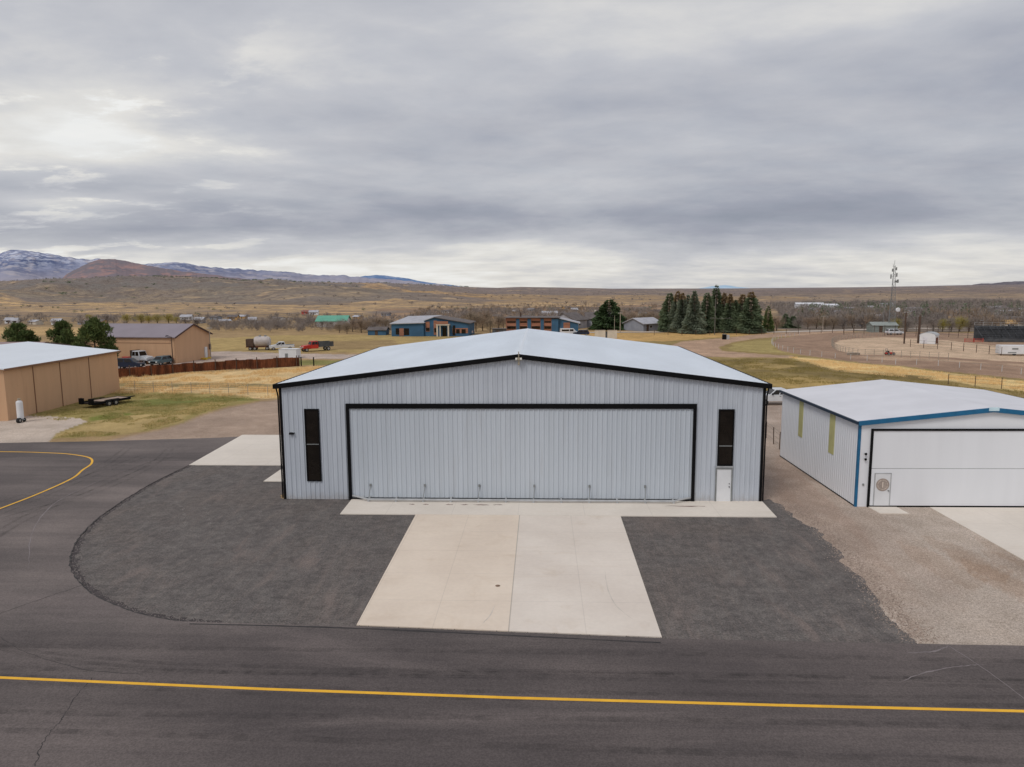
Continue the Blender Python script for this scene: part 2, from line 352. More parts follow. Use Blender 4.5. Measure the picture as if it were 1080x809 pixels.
def P(*pts): return [G(x, y) for x, y in pts]
GRASS_L = P((52, 463), (110, 461), (150, 456), (190, 446), (212, 437), (240, 428), (275, 422), (262, 418), (200, 414.5), (120, 413), (60, 420), (10, 434), (60, 444), (95, 443.5), (75, 452))
GOLD_L = P((100, 415.5), (200, 416), (262, 419.5), (300, 420), (420, 416), (470, 401), (440, 384), (300, 388), (200, 394), (100, 401))
ROAD_L = P((105, 468), (140, 460), (175, 452), (205, 441), (240, 430), (275, 423.5), (300, 421), (420, 418), (420, 480), (255, 480))
zones = [
 # (polygon, colour, warp amplitude m)
 (P((-300, 318.5), (-50, 319), (60, 322), (120, 319), (260, 321), (330, 322), (420, 318), (500, 320), (640, 318), (690, 316), (690, 321), (520, 327), (460, 333), (300, 330), (150, 332), (0, 327), (-300, 326)), S(190, 160, 120), 9),
 (P((380, 311.5), (470, 312.5), (560, 314), (560, 316.5), (470, 316.5), (420, 315)), S(186, 152, 108), 30),
 (P((520, 313), (700, 312.5), (860, 313.5), (860, 316), (700, 318.5), (600, 320), (520, 320)), S(172, 144, 108), 22),
 (P((860, 311.5), (1200, 311.5), (1200, 316), (1000, 314.5), (860, 315)), S(164, 142, 118), 18),
 (P((-300, 345), (110, 345), (110, 353), (-300, 356)), S(186, 156, 112), 6),
 (P((400, 326), (520, 325), (700, 321), (700, 338), (610, 340), (500, 341), (380, 338)), S(158, 130, 104), 8),
 (P((820, 318), (1300, 318), (1300, 350), (820, 350)), S(124, 112, 102), 4),
 (P((225, 357), (300, 353.5), (420, 352.5), (520, 357), (520, 372), (400, 373), (310, 372), (230, 371), (100, 371), (100, 357)), S(166, 144, 98), 2.0),
 (P((300, 360), (420, 359), (430, 368), (310, 368)), S(150, 128, 92), 2.5),
 (P((60, 392), (130, 391), (200, 384), (230, 381), (310, 378), (420, 379), (480, 378), (480, 374), (400, 374.5), (310, 373), (250, 370.5), (215, 371), (180, 383), (100, 386)), S(176, 160, 150), .7),
 (P((295, 380), (420, 381), (420, 386), (300, 385)), S(128, 124, 76), .8),
 (GOLD_L, S(206, 178, 132), .8),
 (P((100, 404), (280, 405), (300, 407), (290, 409), (200, 408), (100, 408.5)), S(142, 126, 88), .8),
 (GRASS_L, S(148, 134, 86), .5),
 (P((60, 461), (130, 459), (190, 444), (200, 436), (150, 437), (110, 440)), S(172, 150, 104), .8),
 (P((190, 432), (215, 425), (240, 424), (225, 431), (200, 438)), S(170, 148, 100), .9),
 (P((95, 445), (130, 441), (150, 436), (120, 436), (96, 440)), S(118, 122, 62), .8),
 (P((130, 424), (180, 419), (260, 419.5), (275, 421), (210, 424), (160, 430)), S(116, 118, 66), .8),
 (ROAD_L, S(162, 142, 127), .4),
 (P((-40, 469), (-40, 440), (10, 436), (85, 441.5), (92, 445), (60, 457), (50, 469)), S(186, 172, 160), .12),
 # right hand fields
 (P((620, 349), (840, 350.5), (840, 353), (780, 355), (700, 360), (560, 361), (500, 356), (560, 350)), S(186, 152, 100), 1.5),
 (P((600, 359), (700, 360), (800, 353), (1100, 350), (1400, 350), (1400, 460), (1080, 440), (840, 425), (760, 420), (600, 400)), S(142, 124, 82), 1.2),
 (P((700, 367), (720, 360), (762, 356.5), (800, 352.5), (838, 350), (900, 348), (900, 350), (868, 351.5), (838, 354.5), (800, 357), (772, 361), (757, 365), (762, 370), (800, 373), (840, 375.5), (836, 377.5), (800, 376.5), (740, 377)), S(170, 143, 122), .8),
 (P((770, 363), (800, 359), (816, 358), (818, 368), (832, 372), (800, 371.5), (770, 369)), S(158, 142, 94), .8),
 (P((814, 361), (822, 357), (843, 354), (873, 351.3), (930, 350), (1080, 352), (1400, 352), (1400, 435), (1200, 412), (1080, 399.5), (1000, 391.5), (930, 384.5), (880, 379.5), (847, 374.5), (825, 370)), S(150, 125, 107), .5),
 (P((1000, 353), (1200, 354), (1300, 372), (1080, 364), (1000, 359)), S(152, 128, 108), .6),
 (P((878, 364), (886, 359), (905, 357), (935, 355.5), (1000, 359), (1080, 368), (1200, 376), (1200, 392), (1080, 382), (1000, 377), (940, 374.5), (905, 374), (884, 370)), S(192, 168, 144), .5),
 (P((1080, 384), (980, 381), (920, 379), (905, 376), (945, 376), (1000, 379), (1080, 386), (1200, 395), (1200, 398)), S(176, 150, 128), .4),
 (P((832, 376), (870, 379.5), (920, 385), (1000, 393), (1080, 401), (1200, 414), (1200, 428), (1080, 412), (1000, 402), (920, 396), (880, 391), (855, 384)), S(206, 180, 128), 1.4),
 (P((760, 380), (820, 378), (850, 384), (900, 392), (980, 398), (980, 402), (860, 396), (790, 392)), S(124, 108, 70), 1.5),
 (P((800, 400), (850, 398), (960, 404), (1060, 412), (1060, 420), (900, 408), (830, 408)), S(166, 142, 92), 2.2),
 (P((770, 384), (800, 382), (830, 386), (820, 390), (790, 390)), S(160, 138, 92), 1.8),
 # gravel around the hangars
 (P((795, 418), (830, 418), (834, 440), (1010, 520), (1400, 540), (1400, 705), (780, 705), (760, 560), (795, 500)), S(174, 161, 150), .3),
 (P((800, 425), (828, 425), (826, 470), (905, 540), (960, 600), (1000, 640), (960, 640), (880, 580), (840, 545), (800, 530)), S(164, 144, 131), .51),
 (P((848, 492), (880, 499), (896, 511), (870, 506)), S(136, 110, 94), .51),
 (P((1000, 575), (1030, 583), (1080, 606), (1110, 620), (1100, 634), (1060, 616), (1015, 592)), S(146, 114, 88), .51),
 (P((890, 625), (925, 640), (955, 668), (935, 668), (905, 648)), S(190, 174, 162), .51),
]
def ground_colour(X, Y):
    dx, dy = X - CAM[0], Y - CAM[1]; r = np.hypot(dx, dy)
    a = np.arctan2(dx, dy); pxb = 566 + FPX * np.tan(np.clip(a, -1.2, 1.2))
    C = np.empty(X.shape + (3,)); C[:] = S(158, 134, 100)
    # distance tones
    def blend(mask, c): C[:] = C * (1 - mask[..., None]) + np.array(c) * mask[..., None]
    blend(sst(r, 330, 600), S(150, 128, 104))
    left = sst(-pxb, -560, -380)
    sage = S(122, 116, 111); brown = S(140, 124, 114)
    n1 = fbm(X / 330, Y / 330, 5, 21); n2 = fbm(X / 90, Y / 40, 5, 31); n3 = fbm(X / 25, Y / 25, 4, 41)
    blend(sst(r, 700, 900) * left, sage); blend(sst(r, 700, 1000) * (1 - left), brown)
    blend(sst(r, 800, 1000) * sst(n1, .5, .62) * .75, S(160, 142, 120))
    blend(sst(r, 900, 1200) * sst(n1 + n2 - 1, .05, .2) * .6 * left, S(104, 102, 98))
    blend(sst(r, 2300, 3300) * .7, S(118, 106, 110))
    blend(sst(r, 1000, 1400) * (1 - left) * sst(n2, .5, .6) * .7, S(108, 95, 92))
    wx = (fbm(X / 9, Y / 9, 5, 51) - .5) * 2; wy = (fbm(X / 9, Y / 9, 5, 61) - .5) * 2
    wxf = (fbm(X / 140, Y / 140, 5, 71) - .5) * 2; wyf = (fbm(X / 140, Y / 140, 5, 81) - .5) * 2
    for poly, c, amp in zones:
        xs = [p[0] for p in poly]; ys = [p[1] for p in poly]; pad = amp * 2 + 2
        idx = (X > min(xs) - pad) & (X < max(xs) + pad) & (Y > min(ys) - pad) & (Y < max(ys) + pad)
        if not idx.any(): continue
        x = X[idx]; y = Y[idx]
        if amp > 4: ux, uy = wxf[idx], wyf[idx]
        else: ux, uy = wx[idx], wy[idx]
        m_ = np.zeros(x.shape); J = 6 if amp <= 4 else 3; sf = .35 if amp > .45 else (1.3 if amp > .2 else .1)
        sf = 2.6 if amp == .51 else sf * amp
        for j in range(J):
            a_ = 2.4 * j + .3; rj = sf * math.sqrt((j + .5) / J)
            m_ += pip(x + ux * amp * 1.6 + math.cos(a_) * rj, y + uy * amp * 1.6 + math.sin(a_) * rj, poly)
        m_ /= J; cc = C[idx]; C[idx] = cc * (1 - m_[:, None]) + np.array(c) * m_[:, None]
    # brush speckle and tone variation in the open country
    k = sst(r, 300, 420)
    sp = sst(n3 + .5 * (fbm(X / 60, Y / 35, 4, 91) - .5), .56, .66) * k
    blend(sp * .55, S(112, 100, 90))
    v = 1 + (fbm(X / 3.5, Y / 3.5, 5, 101) - .5) * .55 * (1 - k) + (n2 - .5) * .5 * k
    C *= v[..., None]
    hz = sst(r, 1200, 3400) * .66  # aerial haze painted into the ground colour, growing with distance from the camera
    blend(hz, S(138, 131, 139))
    return np.clip(C, .01, .9)

az = np.concatenate([np.linspace(-180, -50, 40)[:-1], np.linspace(-50, 50, 1080), np.linspace(50, 180, 40)[1:]])
az = np.radians(az); rad = np.concatenate([[.5], 12 * 1.0098 ** np.arange(0, 655)]); rad = rad[rad < 6500]
AZ, RR = np.meshgrid(az, rad); GX = CAM[0] + np.sin(AZ) * RR; GY = CAM[1] + np.cos(AZ) * RR
GZ = terrain(GX, GY)
nr, na = GX.shape; V = np.stack([GX, GY, GZ], -1).reshape(-1, 3)
i = np.arange(nr * na).reshape(nr, na)
F = np.stack([i[:-1, :-1], i[:-1, 1:], i[1:, 1:], i[1:, :-1]], -1).reshape(-1, 4)[:, ::-1]
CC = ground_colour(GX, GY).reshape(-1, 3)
def pos_y_far(t, pos):
    q = t.node('ShaderNodeSeparateXYZ'); t.l.new(pos, q.inputs[0]); return q.outputs[1]
m_ground, t, b, pos = newmat('open_ground')
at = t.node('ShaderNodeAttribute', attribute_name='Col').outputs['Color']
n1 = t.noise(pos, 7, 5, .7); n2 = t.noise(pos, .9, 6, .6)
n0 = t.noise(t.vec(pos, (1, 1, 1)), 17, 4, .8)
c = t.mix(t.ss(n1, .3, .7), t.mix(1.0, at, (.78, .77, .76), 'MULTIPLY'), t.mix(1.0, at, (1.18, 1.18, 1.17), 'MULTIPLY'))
c = t.mix(t.ss(n0, .36, .64), t.mix(1.0, c, (.68,) * 3, 'MULTIPLY'), t.mix(1.0, c, (1.28,) * 3, 'MULTIPLY'))
c = t.mix(t.ss(n2, .35, .65), t.mix(1.0, c, (.88, .87, .85), 'MULTIPLY'), c)
vl = t.node('ShaderNodeVectorMath', operation='LENGTH'); t.l.new(pos, vl.inputs[0]); far_ = t.ss(vl.outputs['Value'], 240, 420)
b1_ = t.noise(pos, .045, 9, .72); b2_ = t.noise(t.vec(pos, (1, 1, 1), (500, 90, 0)), .014, 9, .7, .4); b3_ = t.noise(t.vec(pos, (1, 1, 1), (900, 40, 0)), .16, 6, .7)
c = t.mix(t.math('MULTIPLY', t.math('MULTIPLY', t.ss(b1_, .5, .57), far_), .78), c, S(108, 97, 90))
c = t.mix(t.math('MULTIPLY', t.math('MULTIPLY', t.ss(b2_, .51, .6), far_), .6), c, S(122, 112, 106))
c = t.mix(t.math('MULTIPLY', t.math('MULTIPLY', t.ss(b3_, .52, .59), far_), .62), c, S(90, 80, 74))
c = t.mix(t.math('MULTIPLY', t.math('MULTIPLY', t.ss(b2_, .44, .36), far_), .5), c, S(190, 162, 126))
nm = t.noise(t.vec(pos, (1, 1, 1), (77, 3, 0)), .35, 8, .7); near_ = t.ss(pos_y_far(t, pos), 28, 45)
c = t.mix(t.math('MULTIPLY', t.math('MULTIPLY', t.ss(nm, .52, .62), near_), .38), c, t.mix(1.0, c, (.66, .66, .62), 'MULTIPLY'))
c = t.mix(t.math('MULTIPLY', t.math('MULTIPLY', t.ss(nm, .47, .38), near_), .4), c, t.mix(1.0, c, (1.3, 1.24, 1.2), 'MULTIPLY'))
t.l.new(c, b.inputs['Base Color']); b.inputs['Roughness'].default_value = .95; b.inputs['Specular IOR Level'].default_value = .1
bump(t, b, t.math('ADD', n1, n2), .7, .05)
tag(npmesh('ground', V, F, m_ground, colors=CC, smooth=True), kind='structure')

# ---- flat paved sheets (with a real edge)
def sheet(name, pts, z, m, thick=.02, jag=0.0, kind='structure'):
    if jag:
        out = []; k = 0
        for i in range(len(pts)):
            (x0, y0), (x1, y1) = pts[i], pts[(i + 1) % len(pts)]
            L = math.hypot(x1 - x0, y1 - y0); n = max(1, int(L / .22)) if L < 60 else 1
            nx, ny = -(y1 - y0) / max(L, 1e-6), (x1 - x0) / max(L, 1e-6)
            for j in range(n):
                s = j / n; x = x0 + (x1 - x0) * s; y = y0 + (y1 - y0) * s
                w = (float(fbm(np.array([x * .9]), np.array([y * .9]), 5, 77, .6)[0]) - .5) * 2 * jag
                out.append((x + nx * w, y + ny * w))
        pts = out
    me = MB(); n = len(pts)
    me.poly([(x, y, z) for x, y in pts])
    for i in range(n):
        j = (i + 1) % n; a, c_ = pts[i], pts[j]
        me.poly([(a[0], a[1], z), (c_[0], c_[1], z), (c_[0], c_[1], z - thick), (a[0], a[1], z - thick)])
    o = me.build(name, m); o['kind'] = kind
    return o
def smooth_path(pts, n=8):
    out = []
    q = [pts[0]] + list(pts) + [pts[-1]]
    for i in range(1, len(q) - 2):
        p0, p1, p2, p3 = q[i - 1:i + 3]
        for k in range(n):
            s = k / n
            out.append(tuple(.5 * (2 * p1[d] + (p2[d] - p0[d]) * s + (2 * p0[d] - 5 * p1[d] + 4 * p2[d] - p3[d]) * s * s + (3 * p1[d] - p0[d] - 3 * p2[d] + p3[d]) * s ** 3) for d in (0, 1)))
    out.append(tuple(pts[-1])); return out
ARC = smooth_path([(6, -18.0), (0, -17.7), (-6, -17.35), (-11.8, -17.2), (-14.2, -16.9), (-16.8, -15.8), (-19.3, -14.1), (-21.7, -11.6), (-23.6, -8.4), (-24.9, -4.7), (-25.6, -.8), (-26.0, 3.5), (-26.0, 8.6)], 6)
millings = [(-26.0, 20.2)] + [(-26.4, 8.6)] + [(x - .8, y - .5) for x, y in ARC[::-1]] + [(12, -18.8)] + P((975, 690), (968, 679), (948, 660), (928, 634), (908, 608), (885, 583), (858, 556), (840, 545), (826, 534), (812, 527)) + [(15.3, .3), (-15.6, .3), (-15.6, 20.2)]
sheet('asphalt_millings', millings, .008, m_mill, .05, .6)
taxi = [(-220, -90), (220, -90), (220, -18.6), (17, -18.15)] + ARC + [(-26.35, 14), (-26.7, 19.4), (-28.4, 18.9), (-39, 17.2), (-47.1, 16.4), (-60, 15.6), (-220, 12)]
sheet('taxiway', taxi, .04, m_asph, .08)
sheet('concrete_apron', [(-6.05, -17.25), (6.05, -17.9), (6.1, -3.12), (-6.15, -3.12)], .05, m_conc, .08)
sheet('concrete_strip', [(-10.75, -3.115), (15.25, -3.115), (15.35, -.001), (-10.85, -.001)], .056, m_conc2, .08)
sheet('side_concrete_pad', [(-26.0, 8.7), (-15.3, 8.7), (-15.3, 20.2), (-26.7, 20.2)], .05, m_conc2, .08)
sheet('side_stoop', [(-18.3, 4.1), (-15.3, 4.1), (-15.3, 7.4), (-18.3, 7.4)], .05, m_conc2, .08)
sheet('neighbour_apron', [(25.2, -1.0), (25.1, -17.9), (60, -17.9), (60, -1.0)], .05, m_conc2, .08)
sheet('neighbour_stoop', [(21.5, -1.0), (21.6, -2.3), (23.3, -2.3), (23.2, -1.0)], .05, m_conc2, .08)
def ribbon(name, pts, w, z, m, taper=False, jit=0, label=None):
    pts = [Vector((x, y, 0)) for x, y in pts]; L = []; Rr = []
    for i, p in enumerate(pts):
        d = (pts[min(i + 1, len(pts) - 1)] - pts[max(i - 1, 0)]).normalized(); nrm = Vector((-d.y, d.x, 0))
        ww = w * (1 if not taper else max(.15, math.sin(math.pi * (i + .3) / (len(pts) + .3)))) * (1 + random.uniform(-jit, jit))
        L.append(p + nrm * ww / 2); Rr.append(p - nrm * ww / 2)
    mb = MB(); b0 = 0
    mb.v = [(p.x, p.y, z) for p in L] + [(p.x, p.y, z) for p in Rr]; n = len(pts)
    mb.f = [(i, i + 1, n + i + 1, n + i) for i in range(n - 1)]
    o = mb.build(name, m); o['kind'] = 'structure'; return o
ribbon('taxiway_centre_line', [(-200, -15.8), (-60, -20.1), (-17.5, -21.5), (-8, -21.92), (0.4, -22.18), (9, -22.33), (16.8, -22.42), (200, -24.5)], .15, .046, m_line)
loop = smooth_path([(-120, 12.9), (-60, 13.3), (-44.5, 12.95), (-40.2, 12.6), (-37.8, 12.1), (-35.4, 10.9), (-34.0, 9.0), (-33.4, 7.0), (-32.6, 4.6), (-32.3, 1.0), (-32.4, -2.5), (-32.9, -9), (-34.5, -15), (-40, -20.4)], 8)
ribbon('turning_loop_line', loop, .16, .0465, m_line)
def wig(pts, amp, n=10):
    q = smooth_path(pts, n); return [(x + random.uniform(-amp, amp), y + random.uniform(-amp, amp)) for x, y in q]
ribbon('pavement_crack', wig(P((0, 648), (40, 634), (92, 616.5)), .03), .03, .0445, m_crack, jit=.4)
ribbon('pavement_crack', wig(P((38, 809), (43, 789), (55, 771), (66, 759), (78, 739), (91, 723), (98, 716)), .035), .022, .0445, m_crack, jit=.5)
ribbon('pavement_crack', wig(P((0, 672), (30, 690), (90, 707), (150, 712)), .03), .018, .0445, m_crack, jit=.5)
ribbon('pavement_edge_shade_and_joint', wig([(p[0] + .12, p[1] + .1) for p in ARC[18:]], .05, 3), .26, .0102, simple('painted_edge_shade', S(66, 60, 60), .95, .3, 3), jit=.8)  # shadow below the raised taxiway edge, painted as a ragged dark ribbon
ribbon('pavement_edge_shade_and_joint', wig([(p[0] - .02, p[1]) for p in ARC[20:-2]], .03, 3), .05, .0449, m_crack, jit=.9)
ribbon('paving_joint', wig(P((200, 659), (380, 664), (697, 679)), .012), .09, .0452, m_crack, jit=.3)
ribbon('tyre_scuff', wig(P((952, 690), (985, 688), (1000, 682)), .03), .06, .0446, m_scuff, taper=True, jit=.5)
ribbon('tyre_scuff', wig(P((945, 722), (975, 711), (1010, 704), (1040, 702)), .03), .05, .0446, m_scuff, taper=True, jit=.5)
ribbon('tyre_scuff', wig(P((1000, 682), (1040, 708), (1080, 738)), .01), .03, .0447, m_scuff, jit=.3)
ribbon('tyre_scuff', wig(P((30, 600), (35, 560), (60, 530), (110, 505)), .03), .06, .0446, m_scuff, taper=True, jit=.5)
m_sweep, t, b, pos = newmat('faint_rubber_sweep')
b.inputs['Base Color'].default_value = (.02, .02, .02, 1); b.inputs['Roughness'].default_value = .9
t.l.new(t.math('MULTIPLY', t.ss(t.noise(pos, 1.2, 6, .7), .35, .7), .19), b.inputs['Alpha'])
m_sweepl, t, b, pos = newmat('faint_dust_sweep')
b.inputs['Base Color'].default_value = (.3, .27, .25, 1); b.inputs['Roughness'].default_value = .95
t.l.new(t.math('MULTIPLY', t.ss(t.noise(pos, 1.6, 6, .7), .4, .7), .36), b.inputs['Alpha'])
for k, (dx, dy) in enumerate(((0, 0), (-1.6, -1.2), (-3.8, -2.6), (-5.2, -3.8))):
    q = [(-60, -16.5), (-40, -14 + dy * .3), (-33 + dx, -8 + dy), (-29.5 + dx, 0), (-29.2 + dx, 8), (-31 + dx, 15)] if k % 2 == 0 else [(30, -20.2 + dy * .3), (5, -19.9 + dy * .5), (-14, -19.6 + dy * .5), (-23, -16 + dy), (-28 + dx * .6, -8), (-29 + dx * .6, 2), (-28.5 + dx * .6, 12)]
    for o_ in (0, .9): ribbon('tyre_sweep', wig([(x_ + o_ * .8, y_ - o_ * .5) for x_, y_ in q], .02, 12), .22, .0442 + .0001 * k + .00004 * o_, m_sweep, jit=.1)
for k in range(4):
    y_ = -19.4 - k * 1.25 if k < 2 else -23.4 - (k - 2) * 1.3
    ribbon('tyre_sweep', wig([(-50, y_ + .3), (-15, y_ + random.uniform(-.3, .3)), (10, y_ + random.uniform(-.3, .3)), (50, y_ - .4)], .02, 14), .3, .0441, m_sweep, jit=.1)
for k in range(7):
    a = G(random.uniform(180, 360), random.uniform(510, 545)); bb = G(random.uniform(150, 330), random.uniform(585, 630)); mx = ((a[0] + bb[0]) / 2 + random.uniform(-1.5, 1.5), (a[1] + bb[1]) / 2)
    for o_ in (0, 1.5): ribbon('tyre_sweep', wig([(a[0] + o_, a[1]), (mx[0] + o_, mx[1]), (bb[0] + o_, bb[1])], .02, 10), .2, .0122 + .0001 * k, m_sweepl, taper=True, jit=.2)
for k in range(4):
    a = G(random.uniform(690, 810), random.uniform(550, 570)); bb = G(random.uniform(730, 880), random.uniform(620, 660)); mx = ((a[0] + bb[0]) / 2 + random.uniform(-1, 1), (a[1] + bb[1]) / 2)
    for o_ in (0, 1.5): ribbon('tyre_sweep', wig([(a[0] + o_, a[1]), (mx[0] + o_, mx[1]), (bb[0] + o_, bb[1])], .02, 10), .2, .0122 + .0001 * k, m_sweepl, taper=True, jit=.2)
# drain mark on the apron, sealant smears by the door
ribbon('tyre_mark_on_apron', wig(P((638, 602), (641, 622), (650, 640), (668, 655)), .01), .05, .0535, simple('faint_tyre_mark', S(190, 181, 171), .9, .1, 2), taper=True)
ribbon('tyre_mark_on_apron', wig(P((522, 640), (517, 650), (509, 659)), .01), .05, .0535, simple('faint_tyre_mark_b', S(192, 182, 171), .9, .1, 2), taper=True)
x, y = G(525, 619)
tag(MB().lathe((x, y, .05), [(.1, 0), (.115, .008), (.09, .014), (.03, .011)], 14).build('drain_cap', simple('rusty_cap', S(120, 98, 80), .8, .2, 6)), 'small dark round cap set in the concrete apron', 'drain cover')

m_stain = simple('rust_stain', S(132, 112, 104), .9, .2, 3)
for (a, bb) in ((431, 437), (446, 452), (470, 478), (486, 494), (499, 516), (520, 530), (700, 742)):
    x0, y0 = G(a, 533); x1, _ = G(bb, 533)
    pts = [(x0 + (x1 - x0) * s, -1.15 + random.uniform(-.06, .06)) for s in np.linspace(0, 1, 7)]
    ribbon('apron_stain', pts, .16, .0585, m_stain, taper=True, jit=.5)

# ================================================================= MAIN HANGAR
W2 = 15.25; EH = 7.42; RH = 9.27; HL = 29.5
DX0, DX1, DH = -10.87, 10.93, 6.05
def ribs(mb, a, b, ztop, y, pitch=.3048, skip=(), depth=.045, w=.042, axis='x', z0=.02, off=0):
    x = a + pitch * .5
    while x < b - .05:
        spans = [(z0, ztop(x))]
        for (sx0, sx1, sz0, sz1) in skip:
            if sx0 - .02 < x < sx1 + .02:
                new = []
                for (p, q) in spans:
                    if sz0 > p: new.append((p, min(q, sz0)))
                    if sz1 < q: new.append((max(p, sz1), q))
                spans = new
        for (p, q) in spans:
            if q - p < .05: continue
            prof = [(x - w * 1.6, y), (x - w * .6, y - depth), (x + w * .6, y - depth), (x + w * 1.6, y)]
            base = len(mb.v)
            for z in (p, q):
                for (u, v) in prof: mb.v.append((u, v, z) if axis == 'x' else (v, u, z))
            for k in range(3): mb.f.append((base + k, base + k + 1, base + 5 + k, base + 4 + k))
            mb.f.append((base, base + 1, base + 2, base + 3)); mb.f.append((base + 4, base + 5, base + 6, base + 7))
        x += pitch
hg = thing('hangar', 'large pale grey ribbed metal hangar with black trim and a wide door, in the centre', 'hangar', (0, 0, 0))
prof = [(-W2, -.3), (W2, -.3), (W2, EH), (0, RH), (-W2, EH)]
skip = [(DX0 - .2, DX1 + .2, -1, DH + .25), (-13.75, -12.75, 1.25, 5.92), (12.4, 13.45, 2.3, 5.95), (12.3, 13.5, -1, 2.3)]
wb = MB(); wb.poly([(x, 0, z) for x, z in prof]); ribs(wb, -W2, W2, lambda x: EH - .1 + (RH - EH) * (1 - abs(x) / W2), 0, skip=skip)
wb.build('front_wall', m_panel, hg)
wb = MB(); wb.poly([(x, HL, z) for x, z in prof[::-1]]); wb.build('back_wall', m_panel, hg)
for s in (-1, 1):
    wb = MB(); wb.poly([(s * W2, 0, -.3), (s * W2, HL, -.3), (s * W2, HL, EH), (s * W2, 0, EH)])
    ribs(wb, .1, HL - .1, lambda x: EH - .05, s * W2, axis='y', depth=-.035 * s)
    wb.build('side_wall', m_panel, hg)
    # roof slope
    rb = MB(); o = .27
    ze = EH - o * (RH - EH) / W2
    rb.hexa([(0, -.12, RH), (s * (W2 + o), -.12, ze), (s * (W2 + o), HL + .2, ze), (0, HL + .2, RH), (0, -.12, RH + .14), (s * (W2 + o), -.12, ze + .14), (s * (W2 + o), HL + .2, ze + .14), (0, HL + .2, RH + .14)])
    yy = .5
    while yy < HL:
        rb.hexa([(s * .1, yy, RH + .13), (s * (W2 + o - .02), yy, ze + .13), (s * (W2 + o - .02), yy + .05, ze + .13), (s * .1, yy + .05, RH + .13), (s * .1, yy, RH + .165), (s * (W2 + o - .02), yy, ze + .165), (s * (W2 + o - .02), yy + .05, ze + .165), (s * .1, yy + .05, RH + .165)]); yy += .61
    rb.build('roof', m_roof, hg)
    tb = MB()
    tb.hexa([(0, -.24, RH - .13), (s * (W2 + o), -.24, ze - .13), (s * (W2 + o), -.125, ze - .13), (0, -.125, RH - .11), (0, -.24, RH + .16), (s * (W2 + o), -.24, ze + .17), (s * (W2 + o), -.125, ze + .17), (0, -.125, RH + .17)])
    tb.build('rake_trim', m_black, hg)
    xg0, xg1 = sorted((s * (W2 + o + .005), s * (W2 + o + .09)))
    MB().box(xg0, xg1, -.245, HL + .2, ze - .12, ze + .17).build('gutter', m_black, hg)
    xa, xb = sorted((s * (W2 - .1), s * (W2 + .05)))
    MB().box(xa, xb, -.07, .12, -.02, ze + .0).build('corner_trim', m_black, hg)
    MB().tube((s * (W2 + .2), -.1, ze - .1), (s * (W2 + .13), -.02, ze - .6), .05).tube((s * (W2 + .13), -.02, ze - .6), (s * (W2 + .13), -.02, .1), .05).build('downspout', m_black, hg)
rc = MB().hexa([(-.35, -.12, RH + .10), (.35, -.12, RH + .10), (.35, HL + .2, RH + .10), (-.35, HL + .2, RH + .10), (-.05, -.12, RH + .15), (.05, -.12, RH + .15), (.05, HL + .2, RH + .15), (-.05, HL + .2, RH + .15)]).build('ridge_cap', m_roof, hg)
# big door
fr = MB(); fr.box(DX0 - .14, DX1 + .14, -.16, .02, DH - .06, DH + .24); fr.box(DX0 - .14, DX0 + .06, -.16, .02, -.05, DH - .062); fr.box(DX1 - .06, DX1 + .14, -.16, .02, -.05, DH - .062)
fr.build('door_frame', m_black, hg)
db = MB(); db.poly([(DX0 + .06, -.06, .16), (DX1 - .06, -.06, .16), (DX1 - .06, -.06, DH - .06), (DX0 + .06, -.06, DH - .06)])
ribs(db, DX0 + .06, DX1 - .06, lambda x: DH - .08, -.06, z0=.2, depth=.04)
dr = db.build('hangar_door', m_door, hg)
MB().box(DX0 + .06, DX1 - .06, -.1, -.02, .0, .158).build('door_seal', m_black, dr)
rl = MB(); yr = -.62; x0, x1 = DX0 + 1.25, DX1 - 1.25
rl.tube((x0, yr, .2), (x1, yr, .2), .07); rl.tube((DX0 + .1, -.12, .3), (x0, yr, .2), .06); rl.tube((x1, yr, .2), (DX1 - .1, -.12, .3), .06)
xs = np.linspace(x0, x1, 12)
for k, xx in enumerate(xs):
    rl.box(xx - .04, xx + .04, yr, -.08, .2, .26); rl.box(xx - .06, xx + .06, yr - .05, yr + .05, .056, .2)
rl.build('door_truss', m_ltgrey, dr)
for k, xx in enumerate(xs):
    if k % 2 == 0:
        MB().tube((xx, yr, .25), (xx + .05, -.13, .95), .022).box(xx - .02, xx + .1, -.16, -.105, .92, 1.08).build('door_strut', m_grey, dr)
# windows
def win(x0, x1, z0, z1, zm, parent, y=0, f=.07):
    w = MB()
    w.box(x0, x1, y - .09, y + .01, z1 - f, z1); w.box(x0, x1, y - .09, y + .01, z0, z0 + f); w.box(x0, x0 + f, y - .09, y + .01, z0 + f, z1 - f); w.box(x1 - f, x1, y - .09, y + .01, z0 + f, z1 - f)
    fo = w.build('window', m_black, parent)
    MB().box(x0 + f, x1 - f, y - .035, y - .004, z0 + f, z1 - f).build('pane', m_glass, fo)
    if zm: MB().box(x0 + f, x1 - f, y - .07, y - .036, zm - .025, zm + .025).build('mullion', m_grey, fo)
win(-13.72, -12.78, 1.22, 5.95, 3.65, hg); win(12.45, 13.42, 2.35, 5.95, 3.62, hg)
